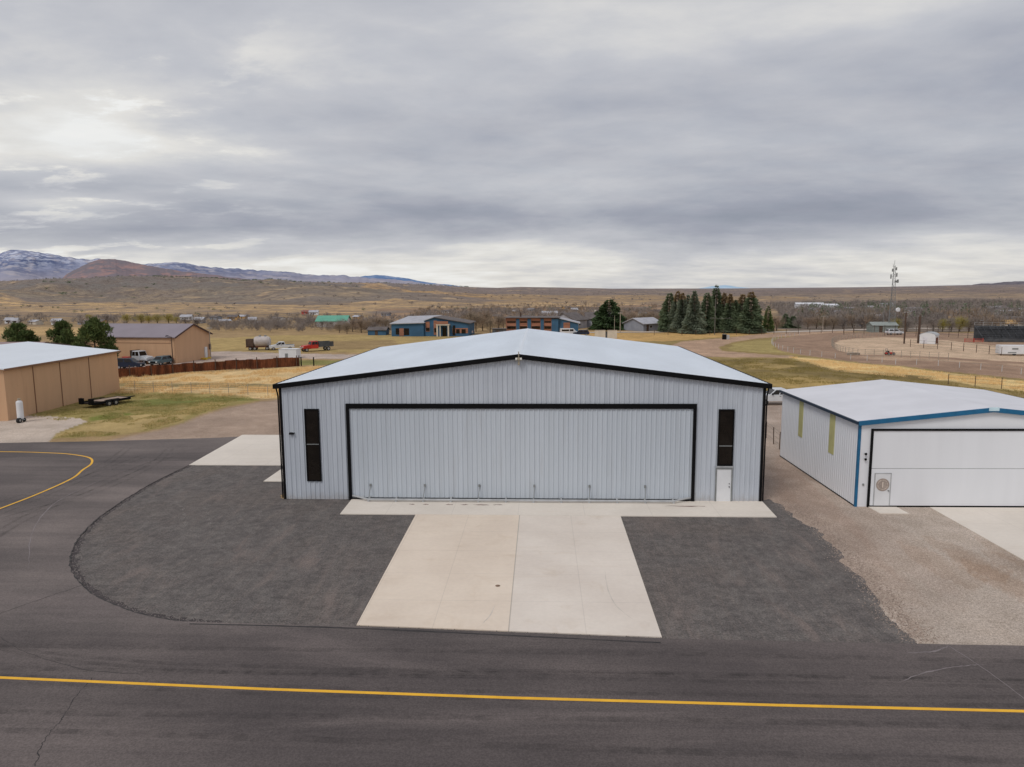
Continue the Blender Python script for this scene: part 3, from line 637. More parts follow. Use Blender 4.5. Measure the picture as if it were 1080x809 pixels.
# faint shelving seen in the right window is left to the dark glass
d = MB().box(12.45, 13.35, -.07, .0, .02, 2.13).build('side_door', m_white, hg)
w = MB(); w.box(12.37, 12.45, -.1, .01, 0, 2.21); w.box(13.35, 13.43, -.1, .01, 0, 2.21); w.box(12.45, 13.35, -.1, .01, 2.132, 2.21)
w.build('side_door_frame', m_grey, hg)
MB().tube((13.24, -.071, 1.0), (13.24, -.13, 1.0), .035).build('handle', m_black, d); MB().tube((13.24, -.071, 1.2), (13.24, -.1, 1.2), .03).build('lock', m_black, d)
MB().box(12.42, 13.45, -.1, -.04, 2.24, 2.33).build('door_canopy_trim', m_ltgrey, hg)
MB().prism([(-.16, 4.3), (-.01, 4.34), (-.01, 4.42), (-.16, 4.36)], -14.74, -14.42, 'x').build('wall_lamp', m_black, hg)
# ridge bracket
rb = thing('beacon_light', 'small brass beacon bracket fixed at the peak of the grey hangar gable', 'light', (0, -.25, RH - .28)); rb.scale = (.62, .8, .72)
MB().tube((0, -.03, -.2), (0, -.03, .85), .05).box(-.09, .09, -.06, -.0, -.32, .0).build('mast', m_brass, rb)
MB().box(-.32, .32, -.12, -.001, .1, .34).build('bracket', m_brass, rb)
for s in (-1, 1): MB().lathe((s * .24, -.121, .22), [(.09, 0), (.1, -.04), (.06, -.08)], 12, 'y').build('lamp', m_lamp, rb)

# ================================================================= WHITE NEIGHBOUR HANGAR
nh = thing('small_hangar', 'white metal hangar with bright blue trim and white bifold door, right of the big one', 'hangar', (20.75, -.85, 0))
nh.rotation_euler = (0, 0, R(.6))
NW, NL, NE, NR = 15.6, 13.4, 5.28, 6.1
prof = [(0, -.3), (NW, -.3), (NW, NE), (NW / 2, NR), (0, NE)]
wb = MB(); wb.poly([(x, 0, z) for x, z in prof]); wb.build('front_wall', m_whitep, nh)
MB().poly([(x, NL, z) for x, z in prof[::-1]]).build('back_wall', m_whitep, nh)
for xx, sg in ((0, -1), (NW, 1)):
    wb = MB(); wb.poly([(xx, 0, -.3), (xx, NL, -.3), (xx, NL, NE), (xx, 0, NE)])
    ribs(wb, .1, NL - .1, lambda x: NE - .05, xx, axis='y', depth=-.02 * sg, w=.02, skip=[(3.4, 4.3, 2.4, 9), (8.9, 9.75, 2.4, 9)] if sg < 0 else ())
    wb.build('side_wall', m_whitep, nh)
    if sg < 0:
        for ya, yb in ((3.45, 4.25), (8.95, 9.7)): MB().box(-.03, -.002, ya, yb, 2.45, NE - .12).build('skylight_panel', m_yel, nh)
o = .14; sl = (NR - NE) / (NW / 2)
for s in (-1, 1):
    xe = NW / 2 + s * (NW / 2 + o); ze = NE - o * sl; xc = NW / 2
    MB().hexa([(xc, -.1, NR), (xe, -.1, ze), (xe, NL + .1, ze), (xc, NL + .1, NR), (xc, -.1, NR + .1), (xe, -.1, ze + .1), (xe, NL + .1, ze + .1), (xc, NL + .1, NR + .1)]).build('roof', m_roof2, nh)
    MB().hexa([(xc, -.2, NR - .16), (xe, -.2, ze - .16), (xe, -.105, ze - .16), (xc, -.105, NR - .16), (xc, -.2, NR + .12), (xe, -.2, ze + .12), (xe, -.105, ze + .12), (xc, -.105, NR + .12)]).build('rake_trim', m_blue, nh)
    a, bb = sorted((xe + s * .002, xe + s * .1)); MB().box(a, bb, -.2, NL + .1, ze - .08, ze + .1).build('gutter', simple('dark_blue_gutter', (.01, .03, .06), .4), nh)
    xk = 0 if s < 0 else NW
    MB().box(xk - .04, xk + .1, -.05, .1, -.02, NE - .03).build('corner_trim', m_blue, nh)
MB().box(xc - .3, xc + .3, -.235, -.2, NR - .08, NR + .14).build('ridge_emblem', simple('pale_blue_badge', S(190, 214, 232), .5), nh)
DA, DB, DT = .82, NW - .82, 4.78
w = MB(); w.box(DA - .12, DB + .12, -.12, .01, DT, DT + .12); w.box(DA - .12, DA, -.12, .01, 0, DT - .002); w.box(DB, DB + .12, -.12, .01, 0, DT - .002); w.build('door_frame', m_black, nh)
bd = MB().box(DA, DB, -.07, .005, .1, 2.42).box(DA, DB, -.07, .005, 2.45, DT - .002).build('bifold_door', m_whitep, nh)
MB().box(DA, DB, -.06, .004, .0, .098).build('door_seal', m_black, bd)
MB().box(DA, DB, -.062, .004, 2.42, 2.45).build('door_seam', m_grey, bd)
wd = MB().box(DA + .28, DA + 1.18, -.1, -.071, .1, 2.1).build('wicket_door', m_white, bd)
w = MB(); w.box(DA + .22, DA + .275, -.105, -.071, .1, 2.16); w.box(DA + 1.185, DA + 1.24, -.105, -.071, .1, 2.16); w.box(DA + .28, DA + 1.18, -.105, -.071, 2.105, 2.16); w.build('wicket_frame', m_ltgrey, bd)
MB().lathe((DA + .73, -.105, 1.42), [(.4, .003), (.4, -.012)], 28, 'y').build('round_emblem', simple('grey_brown_emblem', S(150, 138, 130), .7, .15, 6), wd)
em = MB()
for k in range(10):
    a0 = 2 * math.pi * k / 10; em.tube((DA + .73 + .3 * math.cos(a0), -.118, 1.42 + .3 * math.sin(a0)), (DA + .73 + .3 * math.cos(a0 + .5), -.118, 1.42 + .3 * math.sin(a0 + .5)), .012, n=5)
em.box(DA + .7, DA + .76, -.124, -.117, 1.25, 1.6)
em.build('emblem_ring', simple('pale_emblem_line', S(196, 184, 172), .7), wd)
MB().tube((DA + 1.09, -.1, 1.05), (DA + 1.09, -.16, 1.05), .045).build('handle', m_grey, wd)
for z in (3.35, 3.02): MB().lathe((.42, -.02, z), [(.03, .02), (.06, -.06), (.08, -.12), (.04, -.13)], 12, 'y').build('wall_lamp', m_black, nh)
MB().box(.36, .46, -.06, 0, 1.35, 1.47).build('switch_box', m_grey, nh)
MB().box(-.03, -.001, .12, NL, -.02, .07).build('base_trim', m_black, nh)

# ================================================================= TAN HANGAR LEFT
ta = math.atan2(22, -2.1)
th = thing('tan_hangar', 'tan metal hangar with flat looking white roof at the left edge', 'hangar', (-54.85, 27.3, 0), R(3.2))
TL, TW, TE, TR = 22.0, 24.0, 5.45, 6.75
prof = [(0, -.3), (-TW, -.3), (-TW, TE), (-TW / 2, TR), (0, TE)]
MB().poly([(x, 0, z) for x, z in prof]).build('front_wall', m_tan, th); MB().poly([(x, TL, z) for x, z in prof]).build('back_wall', m_tan, th)
w = MB(); w.box(-.3, 0, .002, TL - .002, -.3, TE); w.build('side_wall', m_tan, th)
MB().poly([(-TW, 0, -.3), (-TW, TL, -.3), (-TW, TL, TE), (-TW, 0, TE)]).build('side_wall', m_tan, th)
for yy in (4.6, 9.4, 15.3): MB().box(.001, .05, yy - .05, yy + .05, 0, TE - .05).build('wall_seam', m_tanr, th)
for s in (0, 1):
    xe = .3 if s == 0 else -TW - .3
    MB().hexa([(xe, -.35, TE), (-TW / 2, -.35, TR), (-TW / 2, TL + .35, TR), (xe, TL + .35, TE), (xe, -.35, TE + .12), (-TW / 2, -.35, TR + .12), (-TW / 2, TL + .35, TR + .12), (xe, TL + .35, TE + .12)]).build('roof', m_roof, th)
MB().box(.3, .4, -.35, TL + .35, TE - .12, TE + .1).build('gutter', m_tanr, th)
MB().box(-1.15, -.95, -.04, .0, 0, TE - .25).build('door_edge_trim', simple('dark_brown_trim', S(60, 44, 38), .6), th)
MB().box(-TW + 1, -1.16, -.03, -.001, .05, TE - .6).build('sliding_door', m_tan, th)
x, y = G(22, 445)
tk = thing('gas_tank', 'tall white upright tank on a small wheeled cart beside the tan hangar', 'tank', (x + .1, y - .1, 0), 0)
MB().lathe((0, 0, .32), [(.2, 0), (.3, .06), (.31, .2), (.31, 1.75), (.27, 1.9), (.1, 1.98)], 20).build('tank_body', m_white, tk, smooth=False)
MB().lathe((0, 0, 2.29), [(.05, 0), (.05, .06), (.16, .08), (.16, .2), (.05, .22)], 12).build('valve', m_brass, tk)
for s in (-1, 1):
    wh = MB().tube((.12, s * .26, .2), (.12, s * .36, .2), .2, n=18).build('wheel', m_tyre, tk); MB().tube((.12, s * .361, .2), (.12, s * .38, .2), .09, n=12).build('rim', m_rim, wh)
wh = MB().tube((.05, -.5, .26), (.3, -.5, .26), .26, n=20).build('wheel', m_tyre, tk)
MB().tube((.301, -.5, .26), (.315, -.5, .26), .12, n=12).build('rim', m_rim, wh)
MB().box(-.3, .3, -.25, .25, .2, .3).box(.02, .06, -.5, -.24, .22, .28).build('cart_frame', m_grey, tk)

# black trailer
x0, y0 = G(99, 431); x1, y1 = G(137, 424.5)
ang = math.atan2(y1 - y0, x1 - x0); TLn = math.hypot(x1 - x0, y1 - y0) 
tr = thing('flatbed_trailer', 'low black flatbed trailer parked on the grass beside the tan hangar', 'trailer', (x0, y0, 0), ang)
MB().box(1.4, TLn, -.02, 2.0, .58, .66).build('deck', simple('trailer_deck_boards', S(150, 132, 118), .8, .2, 1, stretch=(.3, 4, 1)), tr)
MB().box(-.2, TLn + .1, -.12, -.02, .42, .7).box(-.2, TLn + .1, 2.0, 2.1, .42, .7).box(-.2, 1.38, .0, 1.98, .5, .6).box(TLn, TLn + .12, -.02, 2.0, .42, .7).build('frame', m_black, tr)
MB().box(-.3, 0, -.1, .45, .45, 1.15).build('ramp', m_black, tr); MB().box(-.3, 0, 1.5, 2.05, .45, 1.15).build('ramp', m_black, tr)
MB().hexa([(TLn + .12, .7, .5), (TLn + 1.6, .95, .5), (TLn + 1.6, 1.05, .5), (TLn + .12, 1.3, .5), (TLn + .12, .7, .6), (TLn + 1.6, .95, .6), (TLn + 1.6, 1.05, .6), (TLn + .12, 1.3, .6)]).build('drawbar', m_black, tr)
for xx in (1.8, 2.7):
    for yy in (-.32, 2.12):
        wh = MB().tube((xx, yy, .36), (xx, yy + .2, .36), .36, n=18).build('wheel', m_tyre, tr); MB().tube((xx, yy - .012, .36), (xx, yy - .001, .36), .17, n=12).build('rim', m_rim, wh)
for yy in (-.36, 2.1): MB().box(1.35, 3.15, yy, yy + .26, .76, .82).build('fender', m_black, tr)

# brown roof building behind tan hangar
bh = thing('low_building', 'low building with dull brown roof behind the tan hangar', 'building', (-118, 66, 0))
MB().box(0, 34, 0, 16, -.2, 3.6).build('wall', m_tan, bh)
MB().prism([(-.4, 3.62), (8, 4.9), (16.4, 3.62), (16.4, 3.74), (8, 5.05), (-.4, 3.74)], -.4, 34.4, 'x').build('roof', m_brownroof, bh)

# barn
bn = thing('tan_barn', 'tan metal workshop building with grey gable roof beyond the rusty fence', 'building', (-67.9, 86.6, 0), R(-8.5))
BL, BWd, BE, BR_ = 19.5, 11.0, 4.95, 7.1
MB().box(-BL, -.002, 0, .25, -.3, BE).build('front_wall', m_tan, bn); MB().box(-BL, -.002, BWd - .25, BWd, -.3, BE).build('back_wall', m_tan, bn)
gp = [(0, -.3), (BWd, -.3), (BWd, BE), (BWd / 2, BR_), (0, BE)]
MB().prism(gp, 0, .2, 'x').build('gable_wall', m_tan, bn); MB().prism(gp, -BL - .2, -BL - .003, 'x').build('gable_wall', m_tan, bn)
for s in (0, 1):
    ye = -.35 if s == 0 else BWd + .35; zz = BE - .12
    MB().hexa([(-BL - .5, ye, zz), (.55, ye, zz), (.55, BWd / 2, BR_), (-BL - .5, BWd / 2, BR_), (-BL - .5, ye, zz + .15), (.55, ye, zz + .15), (.55, BWd / 2, BR_ + .15), (-BL - .5, BWd / 2, BR_ + .15)]).build('roof', m_barnroof, bn)
    MB().hexa([(.552, ye, zz - .12), (.62, ye, zz - .12), (.62, BWd / 2, BR_ - .12), (.552, BWd / 2, BR_ - .12), (.552, ye, zz + .17), (.62, ye, zz + .17), (.62, BWd / 2, BR_ + .17), (.552, BWd / 2, BR_ + .17)]).build('rake_trim', simple('brown_trim', S(70, 48, 44), .6), bn)
w = MB(); w.box(-13.2, -.4, -.04, -.001, 3.75, 3.85); w.box(-13.2, -13.1, -.04, -.001, 0, 3.745); w.build('door_track', m_tanr, bn)
MB().box(-13.05, -.4, -.02, -.0005, .02, 3.74).build('sliding_door', m_tan, bn)
MB().box(.205, .45, BWd - 2.2, BWd - 1.5, 0, 2.4).build('utility_cabinet', m_white, bn)
MB().box(.205, .4, BWd - .6, BWd - .1, 1.8, 2.9).build('meter_box', m_bwood, bn)
kb = thing('kerb_barrier', 'yellow painted low kerb at the far corner of the tan workshop', 'kerb', (G(212, 379)[0], G(212, 379)[1], 0), R(60))
MB().box(-2.2, 2.2, -.2, .2, -.05, .28).build('kerb_block', m_yelpaint, kb, bevel=.03)
MB().box(-.2, .2, -1.9, -.202, -.05, .28).build('kerb_return', m_yelpaint, kb, bevel=.03)
sl_ = thing('street_lamp', 'dark lamp post standing at the near corner of the tan workshop', 'lamp post', (G(182.5, 383.5)[0], G(182.5, 383.5)[1], 0))
MB().tube((0, 0, -.1), (0, 0, 5.1), .1, .07).build('pole', m_bwood, sl_); MB().tube((0, 0, 5.0), (-.7, 0, 5.25), .05).build('arm', m_bwood, sl_); MB().prism([(-1.1, 5.12), (-.5, 5.15), (-.6, 5.32), (-1.0, 5.3)], -.14, .14).build('lamp_head', m_black, sl_)
x, y = G(185.5, 382)
bo = thing('bollard', 'short dark post beside the lamp post at the tan workshop', 'bollard', (x + .3, y, 0)); MB().tube((0, 0, -.1), (0, 0, 1.5), .16, .14, 10).lathe((0, 0, 1.5), [(.17, 0), (.12, .12)], 10).build('post', m_bwood, bo)

# ================================================================= VEHICLES (x = forward)
def wheels(root, xs, wy, r=.38, wd=.24):
    for xx in xs:
        for s in (-1, 1):
            y0 = s * wy
            wh = MB().lathe((xx, y0, r), [(r * .8, -wd / 2), (r, -wd / 2 + .04), (r, wd / 2 - .04), (r * .8, wd / 2)], 20, 'y').build('wheel', m_tyre, root)
            MB().lathe((xx, y0, r), [(r * .56, -wd / 2 - .012), (r * .6, -wd / 2 + .01), (r * .6, wd / 2 - .01), (r * .56, wd / 2 + .012)], 14, 'y').build('rim', m_rim, wh)
def cabin(root, pts_low, pts_top, w0, w1, paint):
    """greenhouse: two x ranges (low z, top z)"""
    (xa, xb, z0), (xc, xd, z1) = pts_low, pts_top
    c = MB().hexa([(xa, -w0, z0), (xb, -w0, z0), (xb, w0, z0), (xa, w0, z0), (xc, -w1, z1), (xd, -w1, z1), (xd, w1, z1), (xc, w1, z1)]).build('cabin', paint, root, bevel=.04)
    g = MB()
    def lerp(s, t):  # side point
        xl = xa + (xb - xa) * s; xt = xc + (xd - xc) * s
        return xl + (xt - xl) * t, w0 + (w1 - w0) * t, z0 + (z1 - z0) * t
    for sd in (-1, 1):
        for s0, s1 in ((.07, .46), (.52, .93)):
            q = []
            for s, t_ in ((s0, .1), (s1, .1), (s1, .84), (s0, .84)):
                X_, Y_, Z_ = lerp(s, t_); q.append((X_, sd * (Y_ + .015), Z_))
            g.poly(q)
    for (xl, xt, e) in ((xb, xd, .02), (xa, xc, -.02)):
        q = []
        for ss, t_ in ((-.86, .1), (.86, .1), (.84, .86), (-.84, .86)):
            q.append((xl + (xt - xl) * t_ + e, ss * (w0 + (w1 - w0) * t_), z0 + (z1 - z0) * t_))
        g.poly(q)
    g.build('windows', m_glass, c)
def pickup(name, label, paint, loc, rz, bedload=None):
    r = thing(name, label, 'pickup truck', loc, rz)
    body = MB().prism([(-2.75, .55), (2.7, .5), (2.8, .75), (2.74, 1.08), (1.4, 1.2), (1.2, 1.22), (-.75, 1.2), (-.78, 1.22), (-2.78, 1.2)], -.96, .96)
    body.build('body', paint, r, bevel=.05)
    cabin(r, (-.78, 1.35, 1.2), (-.6, .55, 1.88), .9, .74, paint)
    MB().box(-2.65, -.9, -.82, .82, 1.2, 1.235).build('bed', m_black, r)
    MB().box(2.74, 2.86, -.6, .6, .72, 1.0).build('grille', m_black, r)
    MB().box(2.72, 2.9, -.94, .94, .45, .62).build('bumper', m_rim, r)
    MB().box(-2.9, -2.76, -.94, .94, .5, .66).build('bumper', m_rim, r)
    for s in (-1, 1):
        MB().box(2.735, 2.83, s * .78 - .14, s * .78 + .14, .8, 1.0).build('headlight', m_lamp, r); MB().box(-2.84, -2.77, s * .87 - .07, s * .87 + .07, .8, 1.1).build('tail_light', m_red, r)
        MB().box(.98, 1.12, s * 1.04 - .08, s * 1.04 + .08, 1.25, 1.45).build('mirror', m_black, r)
        MB().box(.05, .22, s * .975 - .015, s * .975 + .015, 1.05, 1.1).build('door_handle', m_black, r)
    wheels(r, (-1.8, 1.85), .86)
    return r
def suv(name, label, paint, loc, rz, cat='car', hz=1.0):
    r = thing(name, label, cat, loc, rz)
    MB().prism([(-2.35, .4), (2.3, .38), (2.4, .6), (2.33, .9 * hz), (1.3, 1.05 * hz), (-2.3, 1.08 * hz), (-2.4, .8)], -.92, .92).build('body', paint, r, bevel=.06)
    cabin(r, (-2.25, 1.3, 1.05 * hz), (-1.9, .5, 1.68 * hz), .86, .68, paint)
    MB().box(2.33, 2.45, -.5, .5, .55, .8).build('grille', m_black, r)
    for s in (-1, 1):
        MB().box(2.3, 2.42, s * .7 - .16, s * .7 + .16, .62, .8).build('headlight', m_lamp, r); MB().box(-2.42, -2.36, s * .8 - .08, s * .8 + .08, .7, 1.0).build('tail_light', m_red, r)
    wheels(r, (-1.45, 1.5), .82, .34, .22)
    return r
x, y = G(815, 426.5)
pickup('pickup_truck', 'white pickup truck glimpsed in the gap between the two hangars', m_carwhite, (x + .6, y, TZ(x, y)), R(183))
x, y = G(295.5, 369.3); pickup('pickup_truck', 'silver white pickup truck parked in the field, left of the red truck', m_carwhite, (x, y + 1, TZ(x, y)), R(205))
x, y = G(489, 353); pickup('pickup_truck', 'white pickup truck parked in front of the blue building', m_carwhite, (x, y, TZ(x, y)), R(176))
x, y = G(137, 388.5); suv('station_wagon', 'dark blue station wagon parked in front of the tan workshop', m_cardark, (x, y, TZ(x, y)), R(2), hz=1.12)
x, y = G(163, 386); suv('parked_car', 'blue grey car parked nose out beside the tan workshop wall', m_cargrey, (x, y + 2.4, TZ(x, y)), R(-97), hz=.95)
x, y = G(120, 389)
rb_ = thing('fuel_cabinet', 'red and white cabinet beside the dark station wagon', 'cabinet', (x + .6, y + 3, 0)); MB().box(-.6, .6, -.4, .4, 0, 1.9).build('body', m_red, rb_, bevel=.04); MB().box(-.5, .2, -.43, -.401, .8, 1.6).build('panel', m_white, rb_)
# white work truck
x, y = G(152.5, 383)
wt = thing('work_truck', 'white old style truck with rounded bonnet against the tan workshop wall', 'truck', (x, y - 1.2, 0), R(-18))
MB().prism([(.4, .7), (2.5, .7), (2.6, 1.2), (2.4, 1.45), (.9, 1.6), (.4, 1.6)], -.75, .75).build('bonnet', m_carwhite, wt, bevel=.12)
cabin(wt, (-1.2, .75, 1.5), (-1.1, .45, 2.5), .95, .82, m_carwhite)
MB().box(-1.2, .75, -.98, .98, .7, 1.5).build('cab_lower', m_carwhite, wt, bevel=.05)
for s in (-1, 1):
    MB().prism([(1.0, .8), (2.55, .75), (2.4, 1.1), (1.9, 1.2), (1.2, 1.15)], s * .9 - .17, s * .9 + .17).build('mudguard', m_carwhite, wt, bevel=.04)
    MB().tube((2.5, s * .86, 1.2), (2.62, s * .86, 1.2), .11, n=12).build('headlight', m_lamp, wt)
MB().box(-4.6, -1.25, -1.05, 1.05, .9, 1.05).box(-1.4, -1.25, -1.05, 1.05, 1.05, 2.6).build('flatbed', m_bwood, wt)
MB().box(2.6, 2.72, -.9, .9, .55, .75).build('bumper', m_rim, wt)
wheels(wt, (-3.3, 1.8), .85, .45)
# red truck
x, y = G(328, 371)
rt = thing('red_truck', 'red truck with a dark dump bed parked in the field', 'truck', (x, y + 1.5, TZ(x, y)), R(222))
MB().prism([(.5, .6), (2.6, .6), (2.7, 1.0), (2.5, 1.35), (.9, 1.5), (.5, 1.5)], -.8, .8).build('bonnet', m_carred, rt, bevel=.1)
MB().box(-.9, .8, -1.0, 1.0, .65, 1.45).build('cab_lower', m_carred, rt, bevel=.05)
cabin(rt, (-.9, .8, 1.45), (-.8, .5, 2.3), .95, .85, m_carred)
for s in (-1, 1):
    MB().prism([(1.1, .75), (2.65, .7), (2.5, 1.1), (2.0, 1.2), (1.3, 1.1)], s * .93 - .18, s * .93 + .18).build('mudguard', m_carred, rt, bevel=.04); MB().tube((2.6, s * .7, 1.1), (2.72, s * .7, 1.1), .12, n=12).build('headlight', m_lamp, rt)
MB().box(2.7, 2.78, -.45, .45, .7, 1.1).build('grille', m_rim, rt)
MB().box(-4.5, -1.05, -1.1, 1.1, .95, 1.1).box(-4.5, -1.05, -1.1, -1.0, 1.1, 2.1).box(-4.5, -1.05, 1.0, 1.1, 1.1, 2.1).box(-1.15, -1.05, -1.0, 1.0, 1.1, 2.3).box(-4.5, -4.4, -1.0, 1.0, 1.1, 2.0).build('dump_bed', m_bleach, rt)
wheels(rt, (-3.3, 1.9), .9, .46)
# tank trailer
x, y = G(274, 369.5)
tt = thing('tank_trailer', 'pale grey tank on a trailer with a dark engine box, parked in the field', 'trailer', (x, y + 1, TZ(x, y)), R(12))
MB().lathe((-1.6, 0, 1.95), [(.5, 0), (1.0, .15), (1.22, .6), (1.22, 3.1), (1.0, 3.6), (.5, 3.75)], 20, 'x').build('tank', simple('dull_grey_tank', S(170, 162, 158), .5, .15, .8), tt, smooth=False)
MB().lathe((-.2, 0, 3.1), [(.3, 0), (.3, .25), (.2, .3)], 12).lathe((1.0, 0, 3.1), [(.3, 0), (.3, .25), (.2, .3)], 12).build('hatch', m_grey, tt)
MB().box(-3.2, -1.5, -1.05, 1.05, .9, 2.6).build('engine_box', m_bwood, tt, bevel=.05)
MB().box(-3.3, 5.2, -.9, .9, .68, .85).build('frame', m_rust, tt)
wheels(tt, (-2.3, -1.3, 1.4), .85, .42)
x, y = G(303.5, 378)
wc = thing('white_shed', 'small white box shed with grey door behind the rusty fence end', 'shed', (x, y, 0), R(-4))
MB().box(-1.85, 1.85, 0, 2.2, .05, 1.8).build('wall', m_white, wc, bevel=.03); MB().box(-1.92, 1.92, -.07, 2.27, 1.8, 1.88).build('roof', m_white, wc); MB().box(-.55, .05, -.03, -.002, .08, 1.0).build('door', m_grey, wc); MB().box(-1.8, 1.8, .1, 2.1, -.05, .048).build('skid', m_bwood, wc)
for i_, px in enumerate((317.8, 331)):
    x, y = G(px, 386); o = thing('gate_post', ['dark gate post right beside the end of the rusty fence', 'dark gate post standing alone right of the rusty fence'][i_], 'post', (x, y, 0)); MB().tube((0, 0, -.2), (0, 0, 1.5), .12, .11, 8).lathe((0, 0, 1.5), [(.15, 0), (.1, .1)], 8).build('post', m_black, o)

# ================================================================= FENCES
def resample(pts, sp):
    out = []; carry = 0
    for (a, b_) in zip(pts[:-1], pts[1:]):
        L = math.hypot(b_[0] - a[0], b_[1] - a[1]); s = carry
        while s < L: out.append((a[0] + (b_[0] - a[0]) * s / L, a[1] + (b_[1] - a[1]) * s / L)); s += sp
        carry = s - L
    out.append(pts[-1]); return out
def fence(name, label, pts, sp, h, mpost, mrail, rails, rpost=.05, rrail=.02, sq=False, jit=.0):
    ps = resample(pts, sp)[:100]; o = thing(name, label, 'fence', (ps[0][0], ps[0][1], 0))
    me = MB().tube((0, 0, -.3), (0, 0, h), rpost, n=4 if sq else 6).build('post', mpost, o)
    Q = [(x - ps[0][0], y - ps[0][1], TZ(x, y)) for x, y in ps]
    me.location = Q[0]
    for q in Q[1:]:
        c_ = me.copy(); COL.objects.link(c_); c_.parent = o; c_.location = q
        if jit: c_.rotation_euler = (random.uniform(-jit, jit), random.uniform(-jit, jit), 0)
    rb = MB()
    for a, b_ in zip(Q[:-1], Q[1:]):
        for z in rails: rb.tube((a[0], a[1], a[2] + z), (b_[0], b_[1], b_[2] + z), rrail, n=4, caps=False)
    rb.build('rail' if rrail > .025 else 'wire', mrail, o); return o
fence('wire_fence', 'low wire fence with thin posts between the lawn and the dry golden grass', P((60, 409), (120, 412.6), (200, 414.5), (250, 416.2), (300, 417.5), (400, 419)), 2.85, 1.45, m_gwood, m_wire, (.3, .6, .9, 1.2, 1.42), .035, .012)
fence('wire_fence', 'short bit of wire fence in the gap between the two hangars', P((808, 462), (813, 466), (822, 474)), 2.6, 1.5, m_bwood, m_wire, (.4, .8, 1.2, 1.45), .04, .012, jit=.03)
fence('wire_fence', 'wire fence on the yellow grass behind the white hangar', P((1000, 405), (1040, 408), (1090, 413.5), (1180, 424)), 3.2, 1.5, m_bwood, m_wire, (.5, 1.0, 1.4), .045, .012)
# rust fence
rp = P((60, 405), (120, 400), (160, 396), (200, 392.5), (250, 389.5), (316, 386))
rf = thing('rusty_fence', 'solid rusty corrugated steel fence along the gravel yard', 'fence', (0, 0, 0))
w = MB(); q = resample(rp, 1.15); 
for a, b_ in zip(q[:-1], q[1:]):
    h0 = 1.35 + .45 * float(fbm(np.array([a[0] * .7]), np.array([a[1] * .7]), 3, 4)[0]); L = math.hypot(b_[0] - a[0], b_[1] - a[1]); n = 8
    for k in range(n):
        p0 = (a[0] + (b_[0] - a[0]) * k / n, a[1] + (b_[1] - a[1]) * k / n + (.05 if k % 2 else -.05)); p1 = (a[0] + (b_[0] - a[0]) * (k + 1) / n, a[1] + (b_[1] - a[1]) * (k + 1) / n + (-.05 if k % 2 else .05))
        w.poly([(p0[0], p0[1], -.3), (p1[0], p1[1], -.3), (p1[0], p1[1], h0), (p0[0], p0[1], h0)])
w.build('corrugated_sheet', m_rust, rf)
w0 = None
for x, y in resample(rp, 3.4):
    if w0 is None: w0 = MB().tube((0, 0, -.3), (0, 0, 1.95), .08, n=6).build('post', m_bwood, rf); w0.location = (x, y - .15, 0)
    else: c_ = w0.copy(); COL.objects.link(c_); c_.parent = rf; c_.location = (x, y - .15, 0)
# arena rails
outer = P((843, 354), (822, 357), (814, 361), (817, 366), (832, 370.5), (850, 374), (880, 377.5), (914, 380.5), (932, 382.5), (948, 384.5), (985, 386), (1046, 391), (1085, 395.5), (1160, 404))
fence('track_rail', 'outer rail of the dirt track with white posts, nearest the yellow grass', smooth_path(outer, 4), 3.3, 1.0, m_postw, m_gwood, (.92,), .045, .02)
inner = P((935, 355), (905, 356.5), (886, 359), (877, 363), (883, 370), (905, 375), (940, 376.5), (1000, 380))
fence('track_rail', 'inner rail curving round the end of the sandy arena', smooth_path(inner, 4), 1.6, 1.4, m_gwood, m_gwood, (.5, .9, 1.3), .05, .02)
fence('arena_fence', 'dark pipe fence across the sandy arena in front of the white trailer', P((960, 366), (1000, 369), (1040, 373), (1056, 375)), 3.2, 1.7, m_bwood, m_wire, (.5, 1.0, 1.6), .06, .02)
fence('arena_fence', 'tall dark fence at the far side of the arena behind the white shed', P((890, 353), (940, 354), (1000, 355.5), (1042, 358)), 2.6, 2.9, m_bwood, m_wire, (.7, 1.4, 2.1, 2.8), .06, .03)
fence('roadside_fence', 'wire fence in front of the row of tall spruces', P((690, 353.5), (760, 353.5), (800, 352.8), (840, 352), (900, 350.5)), 4.0, 1.5, m_bwood, m_wire, (.5, 1.0, 1.4), .07, .015)
# roads beyond
def road_strip(name, pts, w, m): 
    q = smooth_path(pts, 4); return ribbon(name, q, w, .09, m)
m_rd = simple('pale_road_surface', S(178, 166, 154), .9, .08, .1)
road_strip('far_road', P((600, 351), (700, 350.3), (800, 350.6), (870, 349), (920, 347.5), (1000, 346.5), (1300, 346)), 5, m_rd)

# ================================================================= TREES
m_spruce = [None] * 3
def leafmat(name, a, b_, c_, sc=.9):
    m, t, b, pos = newmat(name)
    n = t.noise(pos, sc, 4, .6); n2 = t.noise(pos, sc * 6, 3, .6)
    c = t.mix(t.ss(n, .35, .65), a, b_); c = t.mix(t.math('MULTIPLY', t.ss(n2, .5, .7), .6), c, c_)
    t.l.new(c, b.inputs['Base Color']); b.inputs['Roughness'].default_value = .85; b.inputs['Specular IOR Level'].default_value = .15
    return m
m_sp1 = leafmat('spruce_needles', (.10, .14, .075), (.15, .19, .11), (.23, .25, .15))
m_sp2 = leafmat('blue_spruce_needles', (.14, .175, .12), (.20, .23, .165), (.28, .29, .21))
m_cone = leafmat('brown_cone_tops', (.24, .17, .09), (.28, .20, .11), (.16, .16, .08))
m_pine = leafmat('pine_needles', (.07, .11, .035), (.13, .165, .055), (.19, .205, .08), .8)
m_round = leafmat('deep_green_needles', (.04, .07, .03), (.07, .11, .045), (.11, .13, .055), .6)
m_trunk = simple('bark', (.08, .06, .045), .9, .25, 3)
